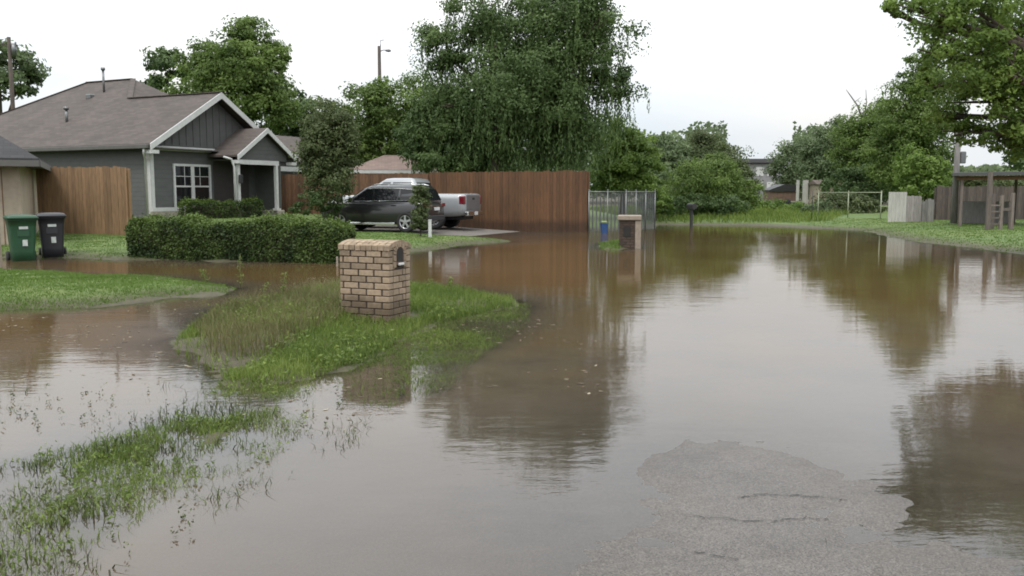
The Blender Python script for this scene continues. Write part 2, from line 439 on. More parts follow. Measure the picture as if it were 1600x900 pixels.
# cracks : thin dark sunken seams on the asphalt
mb = MB()
simple('crack_tar', (.016, .014, .012), .9, .3, 20)
for line in ([(1152, 780), (1190, 776), (1240, 777), (1290, 781), (1330, 786)], [(1055, 805), (1100, 811), (1150, 815), (1205, 819), (1225, 814), (1260, 811), (1300, 812)],
             [(1085, 866), (1120, 870), (1160, 877)], [(1290, 845), (1292, 858)]):
    pts = []
    for i in range(len(line) - 1):
        for t in np.linspace(0, 1, 6, endpoint=False):
            pts.append((line[i][0] + (line[i + 1][0] - line[i][0]) * t, line[i][1] + (line[i + 1][1] - line[i][1]) * t))
    w = []
    for k, q in enumerate(pts):
        x, y = P(*q); y += random.uniform(-.012, .012)
        w.append((x, y, gz(x, y) + .0095))
    for k in range(len(w) - 1):
        a, b = w[k], w[k + 1]; t = random.uniform(.0012, .0042)
        if random.random() < .04: continue
        mb.add([(a[0], a[1] - t, a[2]), (b[0], b[1] - t, b[2]), (b[0], b[1] + t, b[2]), (a[0], a[1] + t, a[2])], [(0, 1, 2, 3)])
o = mb.build('road_crack', 'crack_tar'); tag(o, 'dark cracks across the asphalt', None, None, 'structure')

# driveway sheet
dv = []; n1, n2 = 60, 30
for i in range(n1 + 1):
    for j in range(n2 + 1):
        q = Vector((-2.25, 32.9, 0)) + DY * (-6.5 + 12.4 * i / n1) + DX * (-2.6 + 5.7 * j / n2); dv.append((q.x, q.y))
dv = np.array(dv); dz = ground_z(dv[:, 0], dv[:, 1]) + .012
di = np.arange((n1 + 1) * (n2 + 1)).reshape(n1 + 1, n2 + 1)
o = arr_mesh('driveway', np.column_stack([dv, dz]), np.stack([di[:-1, :-1], di[1:, :-1], di[1:, 1:], di[:-1, 1:]], -1).reshape(-1, 4), 'concrete', None, None, True)
tag(o, 'pale concrete driveway', None, None, 'structure')

# flood water
ywm = ys < 46; xwm = (xs > -45) & (xs < 30)
sub = idx[np.ix_(ywm, xwm)]
wq = np.stack([sub[:-1, :-1], sub[:-1, 1:], sub[1:, 1:], sub[1:, :-1]], -1).reshape(-1, 4)
dep = np.clip(-GZ, 0, 1).ravel()
keep = verts[wq][:, :, 2].min(1) < .012
wq = wq[keep]; used, inv = np.unique(wq.ravel(), return_inverse=True)
wv = verts[used].copy(); wv[:, 2] = 0
m, nt, out = new_mat('flood_water')
oc = objco(nt)
dpt = attr(nt)
ex = N(nt, 'ShaderNodeMath', operation='MULTIPLY'); nt.links.new(dpt, ex.inputs[0]); ex.inputs[1].default_value = -13
e2 = N(nt, 'ShaderNodeMath', operation='EXPONENT'); nt.links.new(ex.outputs[0], e2.inputs[0])
op = N(nt, 'ShaderNodeMath', operation='SUBTRACT'); op.inputs[0].default_value = 1; nt.links.new(e2.outputs[0], op.inputs[1])
mud_deep = ramp(nt, noise(nt, .35, 5, oc), [(.3, (.098, .060, .024)), (.7, (.128, .084, .039))])
mud_thin = ramp(nt, noise(nt, .6, 5, oc), [(.3, (.115, .088, .066)), (.7, (.145, .117, .092))])
dmr = N(nt, 'ShaderNodeMapRange'); nt.links.new(dpt, dmr.inputs[0]); dmr.inputs[1].default_value = .04; dmr.inputs[2].default_value = .2
mudc = mixc(nt, dmr.outputs[0], mud_thin, mud_deep)
df = N(nt, 'ShaderNodeBsdfDiffuse'); nt.links.new(mudc, df.inputs[0])
tr = N(nt, 'ShaderNodeBsdfTransparent'); tr.inputs[0].default_value = (.93, .90, .84, 1)
body = N(nt, 'ShaderNodeMixShader'); nt.links.new(op.outputs[0], body.inputs[0]); nt.links.new(tr.outputs[0], body.inputs[1]); nt.links.new(df.outputs[0], body.inputs[2])
# ripples: fine wind and rain ripples, patchy
h1 = noise(nt, 9, 3, objco(nt, .6, 1.5, 1)); h2 = noise(nt, 2.2, 3, objco(nt, .5, 1.3, 1)); h3 = noise(nt, 28, 2, objco(nt, .8, 1.4, 1))
patch = N(nt, 'ShaderNodeMapRange'); nt.links.new(noise(nt, .22, 3, objco(nt, .7, 1, 1)), patch.inputs[0]); patch.inputs[1].default_value = .38; patch.inputs[2].default_value = .68; patch.inputs[3].default_value = .25; patch.inputs[4].default_value = 1.0
vr = N(nt, 'ShaderNodeTexVoronoi', feature='DISTANCE_TO_EDGE'); vr.inputs['Scale'].default_value = 3.0; nt.links.new(oc, vr.inputs['Vector'])
def mul(a, b):
    n_ = N(nt, 'ShaderNodeMath', operation='MULTIPLY')
    for k, q in enumerate((a, b)):
        if isinstance(q, (int, float)): n_.inputs[k].default_value = q
        else: nt.links.new(q, n_.inputs[k])
    return n_.outputs[0]
def addn(a, b):
    n_ = N(nt, 'ShaderNodeMath', operation='ADD'); nt.links.new(a, n_.inputs[0]); nt.links.new(b, n_.inputs[1]); return n_.outputs[0]
vd = N(nt, 'ShaderNodeTexVoronoi', feature='F1'); vd.inputs['Scale'].default_value = 1.5; nt.links.new(oc, vd.inputs['Vector'])
ring = N(nt, 'ShaderNodeMath', operation='SINE'); nt.links.new(mul(vd.outputs['Distance'], 85.0), ring.inputs[0])
rfade = N(nt, 'ShaderNodeMapRange'); nt.links.new(vd.outputs['Distance'], rfade.inputs[0]); rfade.inputs[1].default_value = .05; rfade.inputs[2].default_value = .32; rfade.inputs[3].default_value = 1; rfade.inputs[4].default_value = 0
rings_h = mul(ring.outputs[0], rfade.outputs[0])
hh = mul(addn(addn(mul(h1, .35), mul(h3, .10)), addn(mul(h2, 1.0), mul(rings_h, .08))), patch.outputs[0])
bp = bump(nt, hh, .13, .035)
fr = N(nt, 'ShaderNodeFresnel'); fr.inputs[0].default_value = 1.62; nt.links.new(bp, fr.inputs[1])
gl = N(nt, 'ShaderNodeBsdfGlossy'); gl.inputs['Roughness'].default_value = .02; nt.links.new(bp, gl.inputs['Normal'])
ws = N(nt, 'ShaderNodeMixShader'); nt.links.new(fr.outputs[0], ws.inputs[0]); nt.links.new(body.outputs[0], ws.inputs[1]); nt.links.new(gl.outputs[0], ws.inputs[2])
nt.links.new(ws.outputs[0], out.inputs[0])
o = arr_mesh('water', wv, inv.reshape(-1, 4), 'flood_water', None, dep[used], True); tag(o, 'muddy brown flood water over the street', None, None, 'structure')

def leaf_quads(C, Nrm, size, vals, aspect=.5):
    n = len(C); r = rng.normal(size=(n, 3)); Nn = Nrm + r * .8; Nn /= np.linalg.norm(Nn, axis=1)[:, None] + 1e-9
    t = np.cross(Nn, rng.normal(size=(n, 3))); t /= np.linalg.norm(t, axis=1)[:, None] + 1e-9
    b = np.cross(Nn, t); L = (size * rng.uniform(.6, 1.35, n))[:, None]
    V = np.stack([C - t * L / 2, C + b * L * aspect / 2, C + t * L / 2, C - b * L * aspect / 2], 1).reshape(-1, 3)
    return V, np.arange(n * 4).reshape(-1, 4), np.repeat(vals, 4)
# ------------------------------------------------------------------ grass
def blades(pts, lens, widths, bend=.5, vals=None):
    n = len(pts); az = rng.uniform(0, 2 * np.pi, n); side = np.stack([np.cos(az), np.sin(az), np.zeros(n)], 1)
    la = rng.uniform(0, 2 * np.pi, n); lean = np.stack([np.cos(la), np.sin(la), np.zeros(n)], 1) * (rng.uniform(.1, 1, n) * bend)[:, None]
    up = np.array([0, 0, 1.])
    L = lens[:, None]; W = widths[:, None] / 2
    mid = pts + up * L * .55 + lean * L * .3; tip = pts + up * L * (1 - .35 * np.linalg.norm(lean, axis=1))[:, None] + lean * L
    V = np.stack([pts - side * W, pts + side * W, mid - side * W * .75, mid + side * W * .75, tip], 1).reshape(-1, 3)
    b = (np.arange(n) * 5)[:, None, None]
    Fc = (np.array([[0, 1, 2], [1, 3, 2], [2, 3, 4]])[None] + b).reshape(-1, 3)
    vals = rng.uniform(0, 1, n) if vals is None else vals
    return V, Fc, np.repeat(vals, 5)
def sample_poly(poly, n):
    a = np.array(poly); lo, hi = a.min(0), a.max(0); r = []
    tot = 0
    while tot < n:
        q = rng.uniform(lo, hi, (n * 3, 2)); q = q[sdist(q[:, 0], q[:, 1], poly) > 0]; r.append(q); tot += len(q)
    return np.concatenate(r)[:n]
def grass(name, label, poly, n, lmin, lmax, wmin, wmax, mat, keepfn=None, bend=.6, zmin=-.08, parts=None, sink=.02):
    q = sample_poly(poly, n); z = ground_z(q[:, 0], q[:, 1])
    ok = z > zmin
    if keepfn is not None: ok &= keepfn(q[:, 0], q[:, 1], z) > rng.uniform(0, 1, n)
    q, z = q[ok], z[ok]; m_ = len(q)
    tall = np.clip(.5 + 1.4 * fbm(q[:, 0], q[:, 1], .6, 77), 0, 1)
    L = lmin + (lmax - lmin) * (rng.uniform(0, 1, m_) ** 1.7 * .6 + tall * .4)
    L = L + np.clip(-z, 0, .1)
    W = rng.uniform(wmin, wmax, m_)
    vals = np.clip(.5 + 1.0 * fbm(q[:, 0], q[:, 1], .9, 5) + rng.normal(0, .2, m_), 0, 1)
    V, Fc, va = blades(np.column_stack([q, z - sink]), L, W, bend, vals)
    o = arr_mesh(name, V, Fc, mat, None, va)
    return tag(o, label, 'grass', None, 'stuff')
def fn_clear_mail(x, y, z): return np.where(np.hypot(x - MBX[0], y - MBX[1]) > .42, 1., .0)
MBX = (-1.53, 10.6)
mudc_ = P(330, 555)
def fn_isl(x, y, z):
    return fn_clear_mail(x, y, z) * np.clip(.25 + 1.4 * (fbm(x, y, 1.1, 41) + .5), .0, 1) * np.where(np.hypot(x - mudc_[0], (y - mudc_[1]) * .6) < .75, .12, 1) * sstep(-.12, .0, z)
grass('grass', 'thick green grass growing round the tan brick mailbox', A_ISL, 46000, .05, .20, .005, .011, 'grass_blade', fn_isl, .9)
isl_left = PP([(300, 515), (360, 480), (480, 455), (540, 450), (560, 500), (480, 540), (430, 570), (330, 560)])
grass('dry_grass', 'straw coloured dry grass on the muddy side of the brick mailbox', isl_left, 8000, .10, .34, .004, .008, 'grass_dry', lambda x, y, z: fn_clear_mail(x, y, z) * .8, .7)
grass('lawn_grass', 'bright mown grass strip left of the brick mailbox', B_LAWN, 60000, .03, .08, .008, .016, 'grass_lawn', lambda x, y, z: sstep(-.08, .01, z), .8)
def fn_s1(x, y, z):
    sd = sdist(x, y, S1)
    return np.clip((fbm(x, y, .34, 51) * 3.8 + .64), 0.03, 1) * np.clip(.2 + sd * 1.5, .08, 1)
grass('flooded_grass', 'half drowned grass standing out of the water in the near corner', S1, 42000, .025, .10, .004, .009, 'grass_blade', fn_s1, .9, -.2)
S2 = PP([(-60, 605), (350, 602), (540, 600), (590, 640), (560, 700), (450, 745), (250, 860), (100, 930), (-90, 930)])
def fn_s2(x, y, z):
    return np.clip(fbm(x, y, .35, 61) * 5 - .25, 0, 1) * np.where(sdist(x, y, S1) > -.1, .6, .5)
grass('emergent_stalks', 'sparse dark stalks poking through the flood water', S2, 15000, .02, .10, .004, .010, 'grass_wet', fn_s2, 1.3, -.4, sink=.0)
def fn_s3(x, y, z): return np.clip(fbm(x, y, .8, 71) * 2.2 + .8, .3, 1)
grass('sunken_grass', 'grass just breaking the surface beside the mailbox mound', S3, 34000, .02, .075, .005, .012, 'grass_blade', fn_s3, 1.1, -.2)
yard_near = PP([(-60, 380), (95, 374), (210, 374), (300, 380), (560, 366), (700, 366), (800, 377), (640, 394), (548, 406), (205, 406), (-60, 404)])
grass('yard_grass', 'mown lawn in front of the grey house', yard_near, 45000, .03, .07, .015, .03, 'grass_lawn', lambda x, y, z: sstep(-.04, .04, z) * (sdist(x, y, DRV) < 0), .8)
back_near = [P(1300, 358), P(1345, 360), P(1420, 376), P(1600, 397), (19, 21), (24, 40), (12, 47)]
grass('bank_grass', 'mown grass bank along the far right of the water', back_near, 42000, .03, .07, .018, .035, 'grass_lawn', lambda x, y, z: sstep(-.04, .06, z), .8)
field = [(6.2, 43), (11.5, 41.6), (14.5, 41), (19, 50), (22, 62), (14, 75), (5, 60)]
grass('tall_grass', 'rough tall grass at the far end of the flooded street', field, 20000, .1, .55, .02, .05, 'grass_blade', lambda x, y, z: sstep(.0, .12, z), .7)
grass('grass_tuft', 'small grass tuft beside the dark brick mailbox', F_CLUMP, 2600, .05, .16, .01, .02, 'grass_lawn', None, .9, -.1)
def leafy(name, label, poly, nclump, per, leaf, hgt, spread, mat, keepfn, zmin=-.2):
    q = sample_poly(poly, nclump); z = ground_z(q[:, 0], q[:, 1]); ok = (z > zmin) & (keepfn(q[:, 0], q[:, 1], z) > rng.uniform(0, 1, len(q)))
    q, z = q[ok], np.maximum(z[ok], 0); n = len(q); ii = np.repeat(np.arange(n), per)
    hh = hgt * rng.uniform(.3, 1, n); zz_ = rng.uniform(0, 1, len(ii))
    C = np.column_stack([q[ii] + rng.normal(0, spread, (len(ii), 2)) * (.4 + zz_[:, None]), z[ii] + hh[ii] * zz_ + .004])
    cv = rng.uniform(0, 1, n)
    V, Fc, va = leaf_quads(C, np.tile([0, 0, 1.], (len(ii), 1)), leaf, np.clip(cv[ii] * .6 + rng.uniform(0, .4, len(ii)), 0, 1), .42)
    return tag(arr_mesh(name, V, Fc, mat, None, va), label, 'weeds', None, 'stuff')
leafy('ground_weeds', 'leafy weeds mixed into the grass of the mailbox mound', A_ISL, 1100, 12, .045, .16, .035, 'grass_blade', lambda x, y, z: fn_isl(x, y, z) * sstep(-.1, .25, fbm(x, y, .7, 15)))
leafy('drowned_weeds', 'dark leafy weeds standing in the water of the near corner', S2, 420, 8, .02, .08, .012, 'grass_wet', lambda x, y, z: np.clip(fbm(x, y, .5, 33) * 3 + .25, 0, .8), -.5)
leafy('drowned_weeds', 'green leafy weeds among the half drowned grass', S1, 600, 10, .026, .09, .02, 'grass_blade', fn_s1, -.2)
# floating debris
q = sample_poly(PP([(-40, 470), (250, 470), (340, 470), (520, 425), (800, 480), (1000, 560), (880, 800), (500, 760), (300, 600), (-40, 640)]), 1700)
z = ground_z(q[:, 0], q[:, 1]); kd = (z < -.02) & (fbm(q[:, 0], q[:, 1], 1.2, 88) > -.02); q = q[kd]; n = len(q)
L = .005 + .04 * rng.uniform(0, 1, n) ** 2; az = rng.uniform(0, 6.28, n); t = np.stack([np.cos(az), np.sin(az)], 1) * L[:, None]; b = np.stack([-np.sin(az), np.cos(az)], 1) * (L * rng.uniform(.2, .6, n))[:, None]
V = np.stack([q - t, q - b, q + t, q + b], 1).reshape(-1, 2); V = np.column_stack([V, np.tile([.004, .002, .006, .003], n)])
o = arr_mesh('floating_debris', V, np.arange(n * 4).reshape(-1, 4), 'leaf_debris', None, np.repeat(rng.uniform(0, 1, n), 4))
tag(o, 'bits of leaf and straw floating on the brown water', 'debris', None, 'stuff')

# ------------------------------------------------------------------ trees
def crown_pts(ells, n, clump=.2, fill=.35, per=45):
    Cs, Ns, Vs = [], [], []
    w = np.array([(e[3] * e[4] * e[5]) ** .6 for e in ells]); w /= w.sum()
    for e, ww in zip(ells, w):
        c, r = np.array(e[:3]), np.array(e[3:6]); k = max(4, int(n * ww / per))
        d = rng.normal(size=(k, 3)); d /= np.linalg.norm(d, axis=1)[:, None]
        d[:, 2] = np.where(d[:, 2] < -.85, -d[:, 2], d[:, 2])
        rad = 1 - fill * rng.uniform(0, 1, k) ** 1.5 * 1.6 + rng.normal(0, .06, k)
        cc = c + d * r * rad[:, None]
        cr = np.mean(r) * clump * 1.25 * rng.uniform(.55, 1.5, k)
        cnt = np.maximum(6, (per * rng.uniform(.5, 1.5, k)).astype(int))
        ii = np.repeat(np.arange(k), cnt); g = rng.normal(size=(len(ii), 3)); g /= np.linalg.norm(g, axis=1)[:, None]; gd = g.copy(); g = g * (rng.uniform(.35, 1.25, len(ii)) ** .8)[:, None] * np.array([1.25, 1.25, .75])
        Cs.append(cc[ii] + g * cr[ii][:, None]); Ns.append(gd * 1.1 + d[ii] * .5 + np.array([0, 0, .5]))
        cv = rng.uniform(0, 1, k); Vs.append(np.clip(cv[ii] * .65 + rng.uniform(0, .45, len(ii)) - .05, 0, 1))
    return np.concatenate(Cs), np.concatenate(Ns), np.concatenate(Vs)
def trunk_mesh(parent, base_z, top, ells, r0, lean=(0, 0), mat='bark', fork=.45):
    mb = MB(); hgt = top - base_z
    pts = [Vector((lean[0] * t * t + .06 * r0 * math.sin(5 * t), lean[1] * t * t, base_z - .15 + hgt * t)) for t in np.linspace(0, 1, 7)]
    mb.tube(pts, [r0 * (1.25 if i == 0 else 1 - .75 * i / 6) for i in range(7)], 9)
    for e in ells:
        t = random.uniform(fork, fork + .3); a = pts[0].lerp(pts[-1], t); a = Vector((lean[0] * t * t, lean[1] * t * t, base_z - .15 + hgt * t))
        c = Vector(e[:3]); mid = a.lerp(c, .55) + Vector((0, 0, .08 * (c - a).length))
        mb.tube([a, mid, c], [r0 * .42, r0 * .26, r0 * .1], 6)
        for k in range(4):
            d = Vector((random.gauss(0, 1), random.gauss(0, 1), random.gauss(.3, .6))).normalized()
            mb.tube([mid.lerp(c, .5 + k * .12), c + Vector((d.x * e[3], d.y * e[4], d.z * e[5])) * .75], [r0 * .14, r0 * .04], 4)
    return mb.build('trunk', mat, parent)
def tree(label, px, Y, ells_px, n, leaf, mat, r0=.18, name='tree', cat='tree', trunk_px=None, group=None, clump=.2, fill=.35, strands=0, droop=1.5, per=None):
    per = per or (110 if n > 20000 else 60)
    """ells_px : (px, py, half width px, half height px) seen at distance Y; depth radius follows the width"""
    b = Q(trunk_px if trunk_px is not None else px, 330, Y); zb = gz(b.x, b.y)
    root = thing(name, label, cat, (b.x, b.y, zb), 0, group)
    s = F / Y; ells = []
    for i, e in enumerate(ells_px):
        dy = e[4] if len(e) > 4 else random.uniform(-.5, .5) * e[2] / s
        c = Q(e[0], e[1], Y + dy) - Vector((b.x, b.y, zb)); ells.append((c.x, c.y, c.z, e[2] / s, e[2] / s * .9, e[3] / s))
    C, Nn, Vv = crown_pts(ells, n, clump, fill, per)
    top = max(e[2] for e in ells)
    V, Fc, va = leaf_quads(C, Nn, leaf, Vv, .55)
    if strands:
        k = rng.integers(0, len(C), strands); st = C[k]; ln = droop * rng.uniform(.3, 1.2, strands)
        m_ = 26; tt = np.linspace(0, 1, m_)
        sway = rng.normal(0, .12, (strands, 2))
        pos = np.repeat(st, m_, 0); tl = np.tile(tt, strands); lr = np.repeat(ln, m_)
        pos[:, 2] -= tl * lr; pos[:, :2] += np.repeat(sway, m_, 0) * (tl * lr)[:, None] ; pos += rng.normal(0, .035, pos.shape)
        okz = pos[:, 2] > .6 + rng.uniform(0, 1.2, len(pos)); pos = pos[okz]
        vv = np.clip(np.repeat(rng.uniform(0, 1, strands), m_)[okz] * .7 + rng.uniform(0, .3, len(pos)), 0, 1)
        t = np.tile([0, 0, -1.], (len(pos), 1)) + rng.normal(0, .35, pos.shape); L = leaf * 1.2
        sd = np.cross(t, rng.normal(size=pos.shape)); sd /= np.linalg.norm(sd, axis=1)[:, None]
        V2 = np.stack([pos - t * L / 2, pos + sd * L * .16, pos + t * L / 2, pos - sd * L * .16], 1).reshape(-1, 3)
        V = np.concatenate([V, V2]); Fc = np.arange(len(V)).reshape(-1, 4); va = np.concatenate([va, np.repeat(vv, 4)])
    trunk_mesh(root, 0, max(top * .85, .5), ells, r0)
    arr_mesh('crown', V, Fc, mat, root, va)
    return root

# behind the houses, left
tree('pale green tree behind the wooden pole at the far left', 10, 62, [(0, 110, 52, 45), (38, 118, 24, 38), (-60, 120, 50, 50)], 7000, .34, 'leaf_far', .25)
tree('thin dark treetop showing just right of the brown roof ridge', 262, 66, [(262, 110, 34, 32), (240, 150, 30, 30)], 3000, .36, 'leaf_dark', .22, clump=.24)
tree('tall bright green tree behind the grey gable', 365, 54, [(335, 112, 52, 44), (388, 78, 44, 44), (425, 108, 34, 36), (365, 155, 90, 50), (420, 170, 42, 40), (300, 165, 40, 30), (380, 120, 60, 50)], 46000, .21, 'leaf_mid', .3)
tree('low dark tree between the grey house roof and the street lamp pole', 470, 60, [(450, 185, 40, 42), (495, 195, 42, 40), (530, 205, 44, 44), (470, 230, 50, 30)], 11000, .30, 'leaf_dark', .2)
tree('broad green tree behind the lamp pole, left of the weeping tree', 610, 50, [(565, 185, 40, 48), (610, 172, 50, 50), (655, 180, 48, 58), (600, 230, 70, 42), (640, 235, 50, 36), (560, 235, 40, 34)], 42000, .17, 'leaf_mid', .25)
tree('rounded dark tree drooping over the fence behind the white pickup', 695, 43, [(690, 195, 54, 58), (725, 215, 50, 52), (660, 215, 38, 44), (700, 250, 60, 26), (740, 245, 40, 30)], 34000, .15, 'leaf_willow', .22, strands=300, droop=1.4)
# the large weeping tree
tree('huge dark weeping tree rising behind the reddish fence', 830, 41.5,
     [(700, 90, 50, 75), (760, 40, 70, 85), (850, 20, 85, 90), (940, 40, 58, 75), (780, 150, 78, 75), (870, 150, 72, 80), (945, 125, 52, 48), (720, 165, 52, 55), (900, 70, 62, 70), (800, 215, 60, 48), (860, 215, 55, 52), (910, 205, 36, 60), (760, 225, 45, 42), (830, 110, 90, 80)],
     86000, .15, 'leaf_willow', .42, trunk_px=775, strands=1500, droop=3.2, clump=.22, fill=.6, per=170)
# centre
tree('light green tree just right of the reddish fence end', 972, 46, [(965, 235, 36, 46), (992, 245, 34, 44), (955, 280, 36, 30), (1005, 272, 32, 32), (975, 265, 40, 40)], 26000, .15, 'leaf_light', .16)
tree('pale rounded tree beyond the grey chain link fence', 1045, 62, [(1035, 252, 38, 42), (1068, 260, 38, 38), (1045, 290, 50, 30)], 10000, .28, 'leaf_far', .2)
tree('rounded tree with brownish top beside the gap of sky', 1110, 64, [(1100, 248, 44, 42), (1138, 262, 36, 42), (1075, 265, 36, 38), (1158, 288, 24, 32), (1110, 285, 60, 36)], 28000, .19, 'leaf_olive', .22)
tree('dark low weeping willow over the black mailbox', 1112, 49, [(1105, 290, 56, 38), (1070, 302, 38, 30), (1145, 300, 38, 34), (1120, 265, 38, 26), (1105, 318, 62, 18)], 28000, .14, 'leaf_mid', .16, strands=600, droop=1.3)
tree('pale green shrub at the end of the chain link fence', 1025, 44, [(1020, 312, 22, 20), (1040, 322, 20, 14)], 2200, .14, 'leaf_light', .05, 'shrub', 'shrub')
tree('dark undergrowth bush beneath the weeping willow', 1050, 46, [(1040, 322, 30, 18), (1085, 322, 36, 17), (1130, 325, 40, 15)], 4500, .16, 'leaf_dark', .05, 'shrub', 'shrub')
# right
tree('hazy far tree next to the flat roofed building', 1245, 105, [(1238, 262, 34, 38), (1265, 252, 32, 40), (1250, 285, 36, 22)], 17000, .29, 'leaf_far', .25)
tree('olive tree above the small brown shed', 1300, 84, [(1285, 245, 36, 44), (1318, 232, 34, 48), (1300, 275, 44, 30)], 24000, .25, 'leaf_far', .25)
tree('green tree with a bare twig sticking out of its top', 1355, 66, [(1340, 232, 38, 50), (1375, 212, 40, 58), (1360, 272, 50, 36)], 32000, .19, 'leaf_mid', .25)
tree('tall dense tree left of the grey utility pole', 1425, 56, [(1415, 190, 45, 60), (1455, 170, 42, 65), (1400, 245, 50, 45), (1450, 240, 42, 50), (1440, 120, 32, 38), (1425, 280, 50, 30)], 48000, .17, 'leaf_mid', .3)
tree('light green bushy sapling behind the white metal sheet', 1445, 48, [(1430, 262, 28, 36), (1462, 274, 28, 28), (1445, 295, 36, 20)], 9000, .18, 'leaf_light', .1)
tree('dark tree behind the carport roof at the right edge', 1620, 62, [(1600, 255, 32, 38), (1650, 240, 45, 50)], 5500, .28, 'leaf_dark', .25)
tree('scrubby hedge bush behind the brown plank fence', 1545, 56, [(1510, 287, 32, 14), (1560, 288, 34, 12), (1600, 288, 30, 14)], 4500, .2, 'leaf_olive', .08, 'shrub', 'shrub')
tree('wild brambles behind the pale pipe gate', 1325, 52, [(1300, 322, 28, 20), (1335, 325, 30, 22), (1362, 330, 20, 16)], 7000, .16, 'leaf_olive', .05, 'shrub', 'shrub')
tree('dark green bush between the brown shed and the pipe gate', 1330, 62, [(1325, 292, 38, 26), (1368, 288, 34, 32), (1345, 300, 40, 24)], 8000, .2, 'leaf_dark', .08, 'shrub', 'shrub')
# near overhanging tree
tree('near tree whose leafy branches hang into the top right corner', 1720, 19,
     [(1480, 30, 62, 60, -1.0), (1560, 60, 75, 80, .4), (1600, 140, 75, 80, .2), (1520, 140, 58, 48, .8), (1650, 60, 110, 120, 0), (1560, 205, 45, 32, .5), (1480, 185, 36, 24, .9), (1425, 8, 40, 18, 0), (1740, 20, 150, 150, 0), (1700, 170, 80, 60, 0), (1445, 130, 30, 26, 1.5), (1465, 85, 42, 40, .5), (1530, 20, 60, 40, -.8), (1500, 205, 36, 24, .2), (1575, 232, 46, 20, .3), (1595, 195, 50, 40, -.6), (1550, 105, 60, 50, -1.2), (1400, 18, 30, 16, .3)],
     54000, .092, 'leaf_light', .34, trunk_px=1745, clump=.22, fill=.5, per=70)
# small yard trees
tree('small round headed olive tree in front of the grey house', 520, 31, [(515, 205, 42, 48), (500, 240, 36, 46), (538, 225, 26, 50), (515, 285, 38, 42), (515, 245, 40, 50)], 20000, .11, 'leaf_olive', .06, trunk_px=528)
tree('slim upright shrub by the back of the dark SUV', 655, 27.9, [(656, 318, 15, 27), (656, 342, 14, 20), (657, 302, 12, 13)], 7000, .07, 'leaf_olive', .03, 'shrub', 'shrub', trunk_px=657)
tree('low leafy bush at the front of the dark SUV', 500, 30.5, [(492, 318, 26, 18), (520, 326, 18, 14), (470, 326, 18, 12)], 2600, .09, 'leaf_dark', .03, 'shrub', 'shrub')

# far-off woods that close the view behind the yards
n = 80000; a_ = rng.uniform(-.75, .75, n); d_ = rng.uniform(135, 175, n); wx_, wy_ = np.sin(a_) * d_, np.cos(a_) * d_
top_ = 9.5 + 9 * fbm(a_ * 40, d_ * 0, 3.0, 5) ; pxx = 800 + F * np.tan(a_); top_ = np.where(((pxx > 1130) & (pxx < 1235)) | (pxx > 1440), 4.6, top_)
C = np.column_stack([wx_, wy_, .5 + top_ * rng.uniform(0, 1, n) ** .8])
V, Fc, va = leaf_quads(C, np.column_stack([-np.sin(a_), -np.cos(a_), np.full(n, .5)]), .75, np.clip(.5 + fbm(a_ * 200, C[:, 2], 2.5, 8) * 1.3 + rng.normal(0, .15, n), 0, 1), .7)
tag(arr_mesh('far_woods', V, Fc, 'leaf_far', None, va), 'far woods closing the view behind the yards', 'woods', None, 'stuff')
tree('pale overgrown weeds between the dark trailer and the water', 1225, 56, [(1215, 325, 30, 12), (1250, 328, 26, 12), (1190, 328, 24, 12)], 5000, .16, 'leaf_light', .03, 'shrub', 'shrub')
tree('scraggy pale weeds at the left foot of the pipe gate', 1275, 50, [(1268, 332, 16, 12), (1285, 326, 18, 16)], 3000, .14, 'leaf_far', .03, 'shrub', 'shrub')
# bare dead branch
b = Q(1352, 178, 66); root = thing('dead_branch', 'bare forked twig poking above the right treeline', 'branch', tuple(Q(1350, 185, 66)))
mb = MB(); o0 = Q(1350, 185, 66)
def rel(px, py): return Q(px, py, 66) - o0
mb.tube([rel(1352, 200), rel(1340, 165), rel(1328, 148), rel(1322, 140)], [.09, .06, .04, .02], 5); mb.tube([rel(1350, 190), rel(1354, 160), rel(1353, 140)], [.07, .04, .02], 5); mb.tube([rel(1335, 160), rel(1345, 152)], [.03, .015], 4)
mb.build('twig', 'pole_grey', root)

